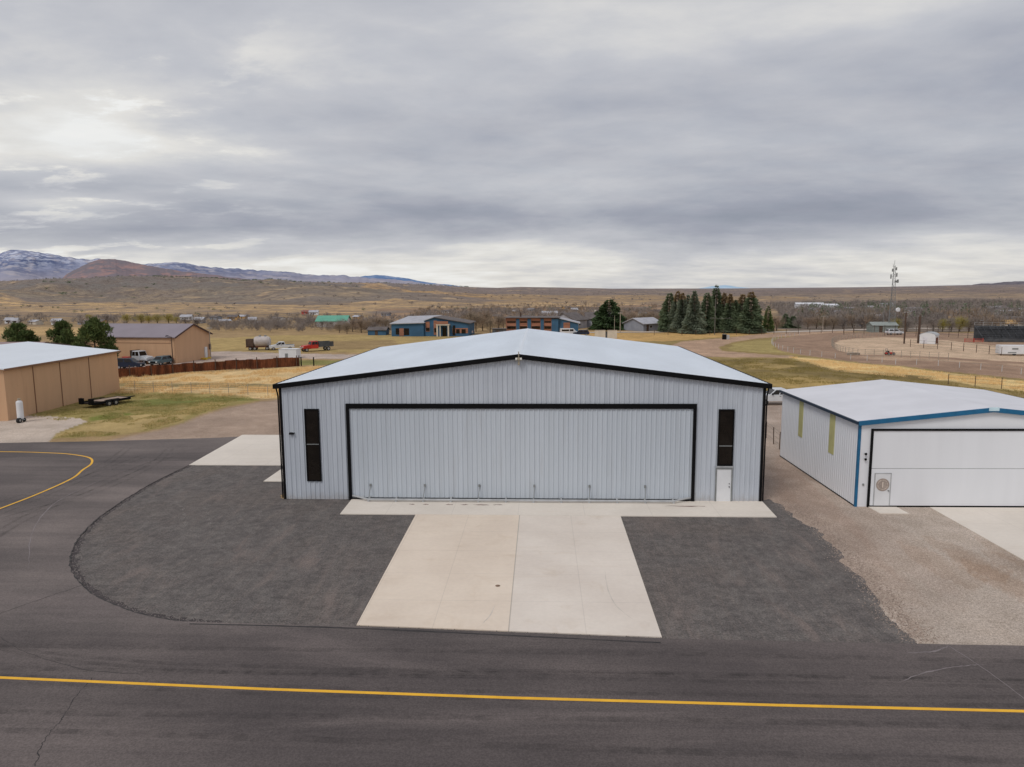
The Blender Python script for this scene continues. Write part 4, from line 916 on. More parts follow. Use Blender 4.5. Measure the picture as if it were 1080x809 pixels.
m_twig = leafmat('bare_twigs', S(120, 112, 108), S(142, 132, 124), S(104, 98, 94), .12)
m_twig2 = leafmat('brown_twigs', S(144, 124, 106), S(126, 114, 96), S(116, 100, 90), .12)
m_willow = leafmat('yellow_green_twigs', S(160, 148, 72), S(142, 134, 76), S(120, 112, 70), .3)
def blades(c, d, w, rg):
    """triangles from base c along d, width w"""
    n = len(c); s = np.cross(d, rg.normal(size=(n, 3))); s /= np.linalg.norm(s, axis=1, keepdims=True) + 1e-9; s *= w[:, None] / 2
    V = np.stack([c - s, c + s, c + d], 1).reshape(-1, 3); return V
def tri_mesh(V): return np.arange(len(V)).reshape(-1, 3)
def conifer_arr(h, rad, n, seed, top_pow=1.0, droop=-.25, leaf=.5, zlo=.04, gap=.5, lo=0, hi=1):
    rg = np.random.default_rng(seed)
    t_ = zlo + (1 - zlo) * (1 - np.sqrt(rg.random(n))) if top_pow == 1 else zlo + (1 - zlo) * rg.random(n) ** top_pow
    tiers = 13; t_ = t_ + .008 * np.sin(t_ * tiers * 2 * np.pi)
    a = rg.random(n) * 2 * np.pi
    lump = 1 + .3 * np.sin(a * 3 + seed + t_ * 9) * np.sin(t_ * 17 + seed) + .2 * (rg.random(n) - .5)
    env = rad * np.clip(1 - t_, 0, 1) ** (.62 + .06 * (seed % 5)) * lump
    rr = env * (.35 + .65 * rg.random(n) ** .45)
    c = np.stack([np.cos(a) * rr, np.sin(a) * rr, t_ * h], 1)
    d = np.stack([np.cos(a), np.sin(a), droop + .35 * (rg.random(n) - .5) + .9 * t_ ** 3], 1); d *= (leaf * (.6 + .8 * rg.random(n)) * (1 - .45 * t_))[:, None]
    keep = (t_ >= lo) & (t_ < hi)
    return blades(c[keep], d[keep], leaf * .55 * np.ones(keep.sum()), rg)
def conifer(name, label, px, py, top, wpx, seed, mat, cat='tree', group=None, cones=0.0, n=9000):
    x, y = G(px, py); h = HT(px, py, top); z = TZ(x, y)
    dist = math.hypot(x - CAM[0], y - CAM[1]); rad = 1.28 * wpx / 2 / FPX * dist
    o = thing(name, label, cat, (x, y, z), random.random() * 6.28, group)
    MB().tube((0, 0, -.3), (0, 0, h * .95), .28 * h / 12, .03, 8).build('trunk', m_trunk, o)
    V = conifer_arr(h, rad, n, seed, leaf=.11 * rad + .42, hi=1 - cones)
    npmesh('crown', V, tri_mesh(V), mat, o)
    if cones:
        V = conifer_arr(h, rad, n, seed, leaf=.11 * rad + .4, lo=1 - cones); 
        npmesh('cone_clusters', V, tri_mesh(V), m_cone, o)
    return o
SPR = [(705.5, 350, 309, 17, 0, 0, 'leftmost tall dark spruce of the row beyond the main hangar'), (714, 350.5, 307, 15, 1, .25, 'spruce with brown tipped top, second from the left of the row'), (719, 351, 308.5, 15, 1, .18, 'grey green spruce with rusty top, third from the left of the row'),
 (725, 350, 311, 13, 1, 0, 'slim spruce with a blunt top, fourth from the left of the row'), (731.5, 352, 306.6, 18, 1, 0, 'broad grey green spruce standing forward in the row'), (745, 351, 308.5, 15, 0, 0, 'dark spruce left of the tallest one'),
 (754.5, 350, 300.5, 15, 0, 0, 'tallest spruce of the row, rising above the horizon'), (763, 350, 308.5, 15, 0, .3, 'spruce with brown top just right of the tallest one'), (769, 351, 309.5, 14, 0, .25, 'smaller brown topped spruce right of the utility pole'),
 (775, 351, 316, 11, 0, 0, 'short dark spruce filling the gap in the row'), (782, 351, 310, 15, 0, .25, 'brown tipped spruce second from the right of the row'), (791, 351.5, 307.5, 20, 0, .15, 'rightmost broad spruce of the row')]
for k, (px, py, top, wpx, mi, cn, lb) in enumerate(SPR):
    conifer('spruce_tree', lb, px, py, top, wpx, 100 + k, (m_sp1, m_sp2)[mi], group='tall spruces in a row', cones=cn)
conifer('spruce_tree', 'narrow olive conifer standing alone right of the spruce row', 809.5, 350, 323, 8, 130, m_pine, n=2500)
conifer('spruce_tree', 'short dark evergreen right of the lone narrow conifer', 828, 346, 331, 9, 131, m_sp1, n=2200)
conifer('spruce_tree', 'short dark evergreen beside the road at the left end of the town trees', 836, 346, 333, 9, 132, m_sp1, n=2200)
def puffy_arr(h, rad, n, seed, z0=.1, leaf=.5):
    """pine with irregular lobes"""
    rg = np.random.default_rng(seed); L = []
    nl = 40
    for k in range(nl):
        t_ = z0 + (1 - z0) * rg.random() ** .9; a = rg.random() * 6.283; rr = rad * (1 - t_ ** 1.9) ** .7 * (.3 + .55 * rg.random())
        cen = np.array([math.cos(a) * rr, math.sin(a) * rr, t_ * h * .94]); s = rad * (.17 + .17 * rg.random()) * (1 - .35 * t_)
        p = rg.normal(size=(n // nl, 3)); p /= np.linalg.norm(p, axis=1, keepdims=True); p *= (rg.random(n // nl) ** .35)[:, None]
        q = cen + p * s * np.array([1.15, 1.15, .8]); d = p * .6 + np.array([0, 0, .4]) + rg.normal(size=p.shape) * .35
        L.append(blades(q, d * leaf, leaf * .5 * np.ones(len(q)), rg))
    return np.concatenate(L)
def pine(name, label, px, py, top, wpx, seed, mat=None, n=9000, cat='tree', z0=.1, group=None):
    x, y = G(px, py); h = HT(px, py, top); dist = math.hypot(x - CAM[0], y - CAM[1]); rad = wpx / 2 / FPX * dist
    o = thing(name, label, cat, (x, y, TZ(x, y)), random.random() * 6, group)
    tb = MB().tube((0, 0, -.3), (0, 0, h * .9), .025 * h, .03, 8)
    for k in range(9):
        a = k * 2.4; zz = h * (.25 + .07 * k); tb.tube((0, 0, zz), (math.cos(a) * rad * .6, math.sin(a) * rad * .6, zz + h * .08), .06, .015, 5)
    tb.build('trunk', m_trunk, o)
    V = puffy_arr(h, rad, n, seed, z0, leaf=.3 + .035 * rad); npmesh('crown', V, tri_mesh(V), mat or m_pine, o); return o
pine('pine_tree', 'rounded dark green pine leftmost, behind the tan hangar roof', 22, 384, 342, 42, 201)
pine('pine_tree', 'loose green pine in the middle of three behind the tan hangar', 69, 384, 339, 38, 202)
pine('pine_tree', 'largest bushy pine left of the tan workshop roof', 102, 388, 335, 50, 203, n=14000)
# full, round-cone spruce
x, y = G(642.5, 347.5)
o = conifer('spruce_tree', 'large full dark green spruce standing alone beyond the hangar roof', 642.5, 347.5, 315.8, 28, 140, m_round, n=8000)

# bare deciduous trees
def bare_arr(h, rad, n, seed, w=.05, ln=1.2):
    rg = np.random.default_rng(seed)
    p = rg.normal(size=(n, 3)); p /= np.linalg.norm(p, axis=1, keepdims=True); p *= (rg.random(n) ** .45)[:, None]
    lump = 1 + .3 * np.sin(np.arctan2(p[:, 1], p[:, 0]) * 3 + seed)
    c = np.stack([p[:, 0] * rad * lump, p[:, 1] * rad * lump, h * .55 + p[:, 2] * h * .42], 1)
    d = c - np.array([0, 0, h * .15]); d /= np.linalg.norm(d, axis=1, keepdims=True); d += rg.normal(size=d.shape) * .3; d *= ln * (.5 + rg.random(n))[:, None]
    return blades(c - d * .5, d, np.full(n, w), rg)
def limbs(h, rad, seed):
    rg = random.Random(seed); t = MB().tube((0, 0, -.4), (0, 0, h * .35), .03 * h, .022 * h, 7)
    def br(p, d, L, r, k):
        q = p + d * L; t.tube(p, q, r, r * .6, 5, caps=False)
        if k == 0: return
        for _ in range(3):
            dd = (d + Vector((rg.uniform(-.7, .7), rg.uniform(-.7, .7), rg.uniform(-.1, .5)))).normalized(); br(q, dd, L * .68, r * .6, k - 1)
    for _ in range(4): br(Vector((0, 0, h * .3)), Vector((rg.uniform(-.6, .6), rg.uniform(-.6, .6), 1)).normalized(), h * .22, .016 * h, 2)
    return t
protos = []
for k in range(4):
    V = bare_arr(8, 3.0 + .3 * k, 1500, 300 + k, .055, 1.3); me_c = (V, tri_mesh(V)); protos.append((me_c, limbs(8, 3, k)))
bp = []
for k in range(4):
    for mt in (m_twig, m_twig2, m_willow):
        root = thing('bare_tree', 'x', 'tree', (0, 0, 0)); protos[k][1].build('trunk', m_trunk, root); npmesh('crown', protos[k][0][0], protos[k][0][1], mt, root); bp.append(root)
used = set()
def bare(px, py, top, label, group, kind=0, wide=1.0):
    v = random.randrange(4); idx = v * 3 + kind; src = bp[idx]
    if idx in used: o = copy_tree(src)
    else: o = src; used.add(idx)
    x, y = G(px, py); s = HT(px, py, top) / 8.2
    o.location = (x, y, TZ(x, y)); o.rotation_euler = (0, 0, random.random() * 6.28); o.scale = (s * wide, s * wide, s); o['label'] = label; o['group'] = group
for px, py, top, wd in [(502, 350, 328, 1), (509, 349, 331, 1.1), (517, 351, 334, 1), (526, 350, 330, 1), (498, 346, 326, 1.1), (531, 347, 333, 1), (514, 344, 327, 1.2)]:
    bare(px, py, top, 'leafless grey brown tree between the blue building and the orange and blue one', 'bare trees between the two blue buildings', 1, wd)
for px, py, top, wd in [(660, 347, 330, 1), (667, 345, 327, 1.1), (674, 346, 329, 1.1), (681, 344, 326, 1.1), (688, 343, 326, 1), (695, 344, 329, 1), (621, 343, 333, 1)]:
    bare(px, py, top, 'leafless tree near the grey house between the round spruce and the spruce row', 'bare trees around the grey house', 1, wd)
for px, py, top, wd in [(372, 350, 335, 1.2), (381, 351, 334, 1.2), (389, 350, 336, 1.1), (398, 348, 333, 1.3), (407, 348, 334, 1.2), (366, 352, 340, 1.2), (358, 351, 339, 1.1)]:
    bare(px, py, top, 'leafless tree near the small blue shed left of the blue building', 'bare trees by the small blue shed', 1, wd)
for px, py, top, wd in [(134, 341, 330.5, 1.5), (149, 341, 330, 1.5), (157, 341, 332, 1.4), (166, 341, 330.5, 1.5), (178, 341, 329.5, 1.5), (186, 341, 333, 1.4), (94, 338, 331, 1.4)]:
    bare(px, py, top, 'yellow green willow in the line behind the tan workshop', 'yellow willows behind the tan workshop', 2, wd)
for px, py, top, wd in [(113, 341, 329.5, 1.4), (120, 341, 333, 1.3), (196, 343, 334, 1.5), (208, 343, 335, 1.5)]:
    bare(px, py, top, 'grey leafless tree at the end of the yellow willow line', 'grey trees beside the willows', 0, wd)
for px, py, top, wd in [(812, 348, 333, 1), (819, 349, 331, 1.1), (842, 347, 334, 1.2), (852, 347, 333, 1.2), (861, 347, 332, 1.2), (870, 347, 334, 1.2), (879, 347, 332, 1.2), (889, 347, 333, 1.2), (899, 346, 331, 1.2), (909, 346, 332, 1.2), (918, 346, 330, 1.2), (928, 346, 333, 1.2)]:
    bare(px, py, top, 'leafless brown tree along the road at the near edge of the town trees', 'bare trees along the town road', random.choice((0, 1)), wd)
for px, py, top, wd in [(946, 349, 334, 1.1), (956, 350, 334, 1.1), (984, 350, 333, 1.2), (994, 350, 335, 1.2), (1003, 350, 334, 1.2), (1012, 350, 332, 1.2), (1022, 350, 334, 1.2), (1030, 350, 332, 1.1)]:
    bare(px, py, top, 'olive budding tree in the line behind the arena', 'budding trees behind the arena', 2 if px in (946, 994, 1012) else 0, wd)
for i_, r_ in enumerate(bp):
    if i_ not in used:
        for c_ in list(r_.children): bpy.data.objects.remove(c_)
        bpy.data.objects.remove(r_)

# merged far woods and brush (uncountable)
def scatter(name, label, cat, pts, sizes, variants, mat, sq=1.0):
    Vs = []
    for (x, y), s, k in zip(pts, sizes, rng.integers(0, len(variants), len(pts))):
        v = variants[k] * np.array([s, s, s * sq]); a = rng.random() * 6.28; ca, sa = math.cos(a), math.sin(a)
        w = np.stack([v[:, 0] * ca - v[:, 1] * sa + x, v[:, 0] * sa + v[:, 1] * ca + y, v[:, 2]], 1); Vs.append(w)
    Z = terrain(np.array([p[0] for p in pts]), np.array([p[1] for p in pts]))
    for v, z in zip(Vs, Z): v[:, 2] += z
    V = np.concatenate(Vs); o = npmesh(name, V, tri_mesh(V), mat); tag(o, label, cat, kind='stuff'); return o
def pts_in(poly_px, n, jit=0):
    """uniform in world inside polygon given by survey pixels"""
    poly = P(*poly_px); xs = [p[0] for p in poly]; ys = [p[1] for p in poly]; out = []
    while len(out) < n:
        X = rng.uniform(min(xs), max(xs), n * 3); Y = rng.uniform(min(ys), max(ys), n * 3); k = pip(X, Y, poly)
        out += list(zip(X[k], Y[k]))
    return out[:n]
far_v = [bare_arr(1, .48, 170, 400 + k, .03, .22) for k in range(5)]
far_v2 = [bare_arr(1, .55, 60, 420 + k, .06, .3) for k in range(5)]
bush_v = [bare_arr(1, .8, 26, 440 + k, .16, .4) for k in range(5)]
con_v = [conifer_arr(1, .3, 130, 460 + k, leaf=.14) for k in range(4)]
pp = pts_in([(835, 346), (960, 347), (1100, 348), (1250, 349), (1250, 331), (1080, 330), (820, 331)], 760)
def hs(pp, a, b_, r0=300, r1=900, k=.45):
    r_ = np.array([math.hypot(p[0] - CAM[0], p[1] - CAM[1]) for p in pp]); return rng.uniform(a, b_, len(pp)) * (1 - (1 - k) * np.clip((r_ - r0) / (r1 - r0), 0, 1))
scatter('bare_woods', 'grey brown mass of leafless trees around the distant town', 'woods', pp, hs(pp, 3.6, 7.6, 220, 480), far_v, m_twig)
pp = pts_in([(835, 346), (960, 347.5), (1250, 349), (1250, 342), (960, 339), (835, 339)], 90)
scatter('budding_woods', 'olive and brown leafless trees at the near edge of the town', 'woods', pp, hs(pp, 4, 7), far_v, m_twig2)
pp = pts_in([(800, 331), (1250, 332), (1250, 320), (1000, 319), (800, 322)], 900)
scatter('distant_woods', 'far grey belt of leafless trees beyond the town', 'woods', pp, rng.uniform(2.6, 4.6, len(pp)), far_v2, m_twig)
pp = pts_in([(840, 344), (1200, 345), (1200, 323), (860, 323)], 170)
scatter('town_evergreens', 'scattered dark evergreens among the leafless town trees', 'woods', pp, hs(pp, 4, 7.5), con_v, m_sp1)
pp = pts_in([(222, 350), (300, 351), (370, 351), (420, 351), (420, 343), (330, 341), (222, 343)], 260)
scatter('brush_thicket', 'thicket of grey leafless brush beyond the parked trucks', 'brush', pp, rng.uniform(2.0, 3.6, len(pp)), far_v, m_twig)
pp = pts_in([(-200, 343), (110, 344), (240, 345), (420, 343), (480, 336), (300, 334), (-200, 335)], 300) + pts_in([(430, 341), (700, 345), (700, 328), (560, 326), (440, 330)], 650)
scatter('valley_brush', 'grey brown leafless brush and trees across the valley floor', 'brush', pp, hs(pp, 1.8, 4.2, 300, 700), far_v2, m_twig)
pp = pts_in([(430, 341), (700, 345), (700, 322), (560, 320), (440, 326)], 420)
scatter('valley_trees', 'warm brown leafless trees across the valley floor', 'brush', pp, hs(pp, 1.8, 4.0, 300, 700), far_v2, m_twig2)
pp = pts_in([(-300, 325), (480, 327), (700, 323), (860, 322), (1250, 320), (1250, 310), (860, 310.5), (480, 310.5), (-300, 312)], 6500)
f = fbm(np.array([p[0] for p in pp]) / 120, np.array([p[1] for p in pp]) / 60, 4, 55); pp = [p for p, q in zip(pp, f) if q > .52]
scatter('far_brush', 'scattered dull brush over the distant fields', 'brush', pp, rng.uniform(1.6, 4.2, len(pp)), bush_v, m_twig, .8)
pp = pts_in([(-300, 333), (400, 334), (480, 327), (-300, 321)], 60)
pp += pts_in([(440, 340), (700, 344), (700, 324), (440, 326)], 40)
scatter('field_bushes', 'dark bushes dotted in the golden fields', 'brush', pp, rng.uniform(1.6, 3.2, len(pp)), far_v2, m_sp1, .8)
# hillside junipers
A_ = rng.uniform(-.62, -.1, 900); Rr_ = rng.uniform(1300, 3200, 900); pp = [(CAM[0] + math.sin(a) * r_, CAM[1] + math.cos(a) * r_) for a, r_ in zip(A_, Rr_)]
f = fbm(np.array([p[0] for p in pp]) / 260, np.array([p[1] for p in pp]) / 260, 4, 65); pp = [p for p, q in zip(pp, f) if q > .54]
scatter('hillside_junipers', 'dark juniper scrub on the distant hillside', 'scrub', pp, rng.uniform(4, 8, len(pp)), bush_v, m_sp1, .6)

# grass
def tufts(name, label, polys, n, hmin, hmax, mat, w=.05):
    pts = []
    for poly, k in polys:
        xs = [p[0] for p in poly]; ys = [p[1] for p in poly]; X = rng.uniform(min(xs), max(xs), k); Y = rng.uniform(min(ys), max(ys), k); m_ = pip(X, Y, poly); pts.append(np.stack([X[m_], Y[m_]], 1))
    Q = np.concatenate(pts); q = fbm(Q[:, 0] / 2.5, Q[:, 1] / 2.5, 4, 99); Q = Q[q > .46]
    Z = terrain(Q[:, 0], Q[:, 1]); m_ = len(Q); c = np.stack([Q[:, 0], Q[:, 1], Z - .02], 1); hgt = rng.uniform(hmin, hmax, m_) * (.6 + fbm(Q[:, 0] / 5, Q[:, 1] / 5, 3, 33))
    d = np.stack([rng.normal(0, .25, m_) * hgt, rng.normal(0, .25, m_) * hgt, hgt], 1); V = blades(c, d, np.full(m_, w), rng)
    tag(npmesh(name, V, tri_mesh(V), mat), label, 'grass', kind='stuff')
m_gold = leafmat('dry_golden_grass', S(228, 200, 152), S(210, 178, 126), S(178, 150, 108), 1.6)
m_ggr = leafmat('green_lawn_grass', S(140, 134, 78), S(184, 164, 114), S(112, 116, 60), .6)
tufts('dry_grass', 'tall dry golden grass between the rusty fence and the lawn', [(GOLD_L, 90000)], 0, .2, .5, m_gold, .06)
tufts('dry_grass', 'yellow dry grass along the outer edge of the dirt track', [(zones[27][0] if False else P((832, 376.5), (870, 380), (920, 385.5), (1000, 393.5), (1080, 401.5), (1200, 415), (1200, 426), (1080, 411), (1000, 401.5), (920, 395.5), (880, 391), (855, 384)), 60000)], 0, .12, .38, m_gold, .07)
tufts('lawn_grass', 'short green and straw coloured grass beside the tan hangar', [(P((60, 461.5), (110, 460), (150, 455), (188, 445), (212, 436), (240, 427), (268, 421.5), (200, 415), (120, 414), (60, 423), (14, 436), (60, 443.5), (95, 443), (78, 451)), 90000)], 0, .05, .16, m_ggr, .05)
tufts('field_grass', 'short olive grass in the field behind the hangars', [(P((740, 379), (832, 378), (880, 392), (1000, 403), (1140, 420), (1140, 432), (840, 424), (815, 420), (760, 402)), 80000)], 0, .06, .2, leafmat('olive_field_grass', S(140, 126, 74), S(124, 112, 66), S(164, 140, 88), .25), .07)
# gravel stones along the millings edge
ED = P((968, 677), (948, 657), (928, 631), (908, 605), (885, 580), (858, 553), (840, 542), (826, 532))
Q = []
for a, b_ in zip(ED[:-1], ED[1:]):
    for _ in range(700):
        s = random.random(); Q.append((a[0] + (b_[0] - a[0]) * s + random.gauss(.25, .38), a[1] + (b_[1] - a[1]) * s + random.gauss(.1, .38)))
stone = np.array([(-1, -1, -.5), (1, -1, -.4), (.9, 1, -.5), (-.8, .9, -.5), (-.5, -.6, .7), (.6, -.5, .6), (.5, .5, .8), (-.5, .6, .6)])
sf = np.array([(4, 5, 6, 7), (0, 1, 5, 4), (1, 2, 6, 5), (2, 3, 7, 6), (3, 0, 4, 7)])
Vs = []; Fs = []
for k, (x, y) in enumerate(Q):
    s = random.uniform(.008, .026); a = random.random() * 6.28; ca, sa = math.cos(a), math.sin(a); v = stone * s
    Vs.append(np.stack([v[:, 0] * ca - v[:, 1] * sa + x, v[:, 0] * sa + v[:, 1] * ca + y, v[:, 2] + .012], 1)); Fs.append(sf + 8 * k)
tag(npmesh('loose_gravel', np.concatenate(Vs), np.concatenate(Fs), simple('loose_stone', S(146, 130, 119), .9, .4, 9)), 'loose gravel stones along the ragged asphalt edge', 'gravel', kind='stuff')
base_k = 0; Vs = []; Fs = []
for k in range(1500):
    p = ARC[int(random.random() * len(ARC))]; q = ARC[min(len(ARC) - 1, ARC.index(p) + 1)]; u = random.random(); s = random.uniform(.008, .03); a = random.random() * 6.28; ca, sa = math.cos(a), math.sin(a); v = stone * s
    x = p[0] + (q[0] - p[0]) * u + abs(random.gauss(0, .3)) * .8; y = p[1] + (q[1] - p[1]) * u + abs(random.gauss(0, .25))
    Vs.append(np.stack([v[:, 0] * ca - v[:, 1] * sa + x, v[:, 0] * sa + v[:, 1] * ca + y, v[:, 2] + .014], 1)); Fs.append(sf + 8 * (base_k + k))
tag(npmesh('edge_grit', np.concatenate(Vs), np.concatenate(Fs), simple('grey_grit', S(106, 99, 96), .9, .4, 9)), 'grey grit along the curved taxiway edge', 'gravel', kind='stuff')

# ================================================================= BACKGROUND BUILDINGS
def poleobj(px, py, top, label, m=m_bwood, arm=None, r=.14, extra=None):
    x, y = G(px, py); h = HT(px, py, top); o = thing('utility_pole', label, 'pole', (x, y, TZ(x, y)))
    MB().tube((0, 0, -.3), (0, 0, h), r, r * .75, 8).build('post', m, o)
    if arm:
        za, wl, wr = arm; MB().box(-wl, wr, -.06, .06, h * za, h * za + .09).build('crossarm', m, o)
        for xx in (-wl * .85, -wl * .4, wr * .4, wr * .85): MB().lathe((xx, 0, h * za + .14), [(.05, 0), (.07, .06), (.03, .16)], 8).build('insulator', m_ltgrey, o)
    return o
poleobj(753.6, 353, 315, 'pale utility pole with a crossarm in front of the spruces', m_wire, (.45, 1.4, 5.0))
poleobj(654, 351, 329, 'pale utility pole right of the large round spruce', m_gwood, (.92, .7, .7))
poleobj(648, 350, 333, 'thin grey pole just left of the pale utility pole', m_gwood, None, .08)
poleobj(953.5, 362.5, 329.5, 'tall dark pole standing left of the white barrel roofed shed', m_bwood, (.96, .5, .5), .2)
poleobj(968.5, 362, 333, 'thick dark pole touching the white barrel roofed shed', m_bwood, (.95, .6, .6), .32)
poleobj(867.5, 350, 333, 'utility pole beside the far road, in front of the town trees', m_gwood, (.93, .6, .6), .1)
poleobj(1034, 358, 337, 'thin brown pole at the left end of the grandstand', m_bwood, (.9, .3, .3), .14)
poleobj(222.5, 378, 345, 'slim grey pole standing behind the tan workshop gable', m_gwood, (.94, .5, .5), .09)

def gable_house(name, label, x, y, rz, L, D, E, Rg, mw, mr, windows=(), door=None, cat='house', over=.5, chim=False):
    o = thing(name, label, cat, (x, y, TZ(x, y)), rz)
    g = [(0, -.4), (D, -.4), (D, E), (D / 2, Rg), (0, E)]
    MB().prism(g, 0, L, 'x').build('wall', mw, o)
    sl = (Rg - E) / (D / 2)
    rb = None
    for s in (0, 1):
        ye, ym = (-over, D / 2) if s == 0 else (D + over, D / 2); zz = E - over * sl
        rr = MB().hexa([(-over, ye, zz + .02), (L + over, ye, zz + .02), (L + over, ym, Rg + .02), (-over, ym, Rg + .02), (-over, ye, zz + .2), (L + over, ye, zz + .2), (L + over, ym, Rg + .2), (-over, ym, Rg + .2)]).build('roof', mr, o)
    if chim: MB().box(L * .3, L * .3 + .7, D * .55, D * .55 + .7, E, Rg + .9).build('chimney', m_block, o)
    for (wx, wz, ww, wh) in windows:
        f = MB().box(wx, wx + ww, -.06, -.002, wz, wz + wh).build('window', m_white, o); MB().box(wx + .1, wx + ww - .1, -.08, -.061, wz + .1, wz + wh - .1).build('pane', m_glass, f)
    if door: MB().box(door, door + 1, -.07, -.002, 0, 2.1).build('door', m_bwood, o)
    return o
def mono(name, label, px, py, L, D, h0, h1, mw, mr, rz=0, cat='building'):
    x, y = G(px, py); o = thing(name, label, cat, (x, y, TZ(x, y)), rz)
    MB().prism([(0, -.3), (D, -.3), (D, h1), (0, h0)], 0, L, 'x').build('wall', mw, o)
    MB().hexa([(-.3, -.4, h0 - .02), (L + .3, -.4, h0 - .02), (L + .3, D + .4, h1), (-.3, D + .4, h1), (-.3, -.4, h0 + .2), (L + .3, -.4, h0 + .2), (L + .3, D + .4, h1 + .22), (-.3, D + .4, h1 + .22)]).build('roof', mr, o)
    return o
# blue building one
x0, y0 = G(412.5, 353.3); x1, y1 = G(447, 354.8); x2, y2 = G(495, 352.5)
ry = math.atan2(y1 - y0, x1 - x0)
b1 = thing('blue_building', 'blue building with angled grey roof and wood trimmed entrance, left of the roof peak', 'building', (x1, y1, 0), R(-3))
La = 9.5; Lb = 13.0
xw, xe = -9.7, 13.2
w = MB(); fp = [(xw, -.3), (xe, -.3), (xe, 3.75), (2.9, 5.45), (.4, 4.8), (.0, 3.75), (xw, 3.75)]
MB().prism([(xw, -.3), (0, -.3), (0, 3.75), (xw, 3.6)], 0, 13).build('wall', m_wallblue, b1)
MB().prism([(.002, -.3), (xe, -.3), (xe, 3.7), (3.0, 5.45), (.002, 4.5)], .6, 13).build('wall', m_wallblue, b1)
MB().hexa([(xw - .4, -.5, 3.62), (.3, -.5, 3.9), (3.0, 13.3, 5.6), (xw + 2, 13.3, 5.3), (xw - .4, -.5, 3.85), (.3, -.5, 4.1), (3.0, 13.3, 5.8), (xw + 2, 13.3, 5.5)]).build('roof', m_roofgrey, b1)
MB().hexa([(.0, .1, 4.55), (3.0, .1, 5.52), (3.0, 13.2, 5.52), (.0, 13.2, 4.55), (.0, .1, 4.75), (3.0, .1, 5.72), (3.0, 13.2, 5.72), (.0, 13.2, 4.75)]).build('roof', m_roofgrey, b1)
MB().hexa([(3.003, .1, 5.52), (xe + .6, .1, 3.7), (xe + .6, 13.2, 3.7), (3.003, 13.2, 5.52), (3.003, .1, 5.72), (xe + .6, .1, 3.9), (xe + .6, 13.2, 3.9), (3.003, 13.2, 5.72)]).build('roof', m_roofdark, b1)
for a, bb, z0, z1 in ((.5, 1.7, 1.4, 4.3), (2.9, 3.9, .4, 4.6)): MB().box(a, bb, .52, .598, z0, z1).build('wood_panel', m_wood, b1)
for a, bb, z0, z1, mm in ((-8.4, -7.4, .6, 2.4, m_glass), (-7.3, -6.0, .2, 2.4, m_wood), (-5.9, -4.4, .4, 2.4, m_glass)): MB().box(a, bb, -.08, -.003, z0, z1).build('window' if mm is m_glass else 'wood_panel', mm, b1)
for a, bb, z0, z1 in ((.6, 1.6, 1.6, 2.5), (3.1, 3.8, 1.2, 2.4), (9.6, 10.6, .9, 2.1), (11.2, 12.4, .9, 2.1), (8.6, 9.3, .3, 3.2)): MB().box(a, bb, .44, .519 if a < 4 else .598, z0, z1).build('window', m_glass, b1)
MB().box(8.5, xe - .1, .56, .599, .9, 2.4).build('wood_panel', m_wood, b1)
w = MB(); w.box(4.1, 4.5, -1.4, -1.0, 0, 3.3); w.box(7.4, 7.8, -1.4, -1.0, 0, 3.3); w.box(5.0, 5.3, -1.3, -1.0, 0, 3.3); w.box(4.0, 7.9, -1.5, .59, 3.3, 3.6); w.build('porch', m_block, b1)
MB().box(4.2, 7.6, -1.52, -1.501, 3.62, 4.5).box(4.2, 7.6, -1.5, .5, 3.62, 3.7).build('porch_fascia', m_wood, b1)
MB().box(5.5, 6.7, .5, .598, 0, 2.6).build('door', m_glass, b1)
x, y = G(385.5, 353.8)
sh = gable_house('blue_shed', 'small blue shed with brown roof left of the blue building', G(388, 353.6)[0], G(388, 353.6)[1], R(-2), 5.6, 4, 1.55, 2.3, m_wallblue, m_roofdark, cat='shed', over=.3)
MB().box(2.2, 3.1, -.05, -.002, 0, 1.4).build('door', m_bwood, sh)
# orange and blue building
x, y = G(533.5, 351.5)
b2 = thing('clinic_building', 'long building with orange wood and blue bays beyond the hangar roof peak', 'building', (x, y, 0), R(-3))
LL = 16.4; MB().prism([(0, -.3), (LL, -.3), (LL, 4.55), (0, 4.75)], 0, 11).build('wall', m_wood, b2)
for a, bb in ((3.3, 4.3), (6.8, 7.9), (10.9, 11.9), (14.3, 16.42)): MB().box(a, bb, -.25, -.002, 0, 4.5).build('blue_bay', m_wallblue, b2)
for a, bb in ((.4, 3.1), (4.5, 6.6), (8.1, 10.7), (12.1, 14.1)):
    MB().box(a, bb, -.1, -.003, 3.3, 3.75).build('window', m_glass, b2)
    MB().box(a, bb, -.1, -.003, 1.4, 2.2).build('window', m_glass, b2)
MB().box(-.4, LL + .4, -.8, 11.3, 4.78, 4.95).build('roof', m_roofdark, b2)
wg = MB().prism([(LL + .02, -.3), (LL + 6.2, -.3), (LL + 6.2, 3.0), (LL + .02, 4.6)], .6, 10); wg.build('wing_wall', m_wallblue, b2)
MB().box(LL + 1.6, LL + 3.6, .5, .599, .4, 3.3).build('wood_panel', m_wood, b2)
MB().hexa([(LL - .1, .2, 4.62), (LL + 6.8, .2, 2.92), (LL + 6.8, 10.4, 2.92), (LL - .1, 10.4, 4.62), (LL - .1, .2, 4.77), (LL + 6.8, .2, 3.1), (LL + 6.8, 10.4, 3.1), (LL - .1, 10.4, 4.77)]).build('wing_roof', m_roofgrey, b2)
MB().box(4.0, 4.5, 5, 5.5, 4.95, 6.3).build('roof_vent', m_bwood, b2)
x, y = G(520, 353)
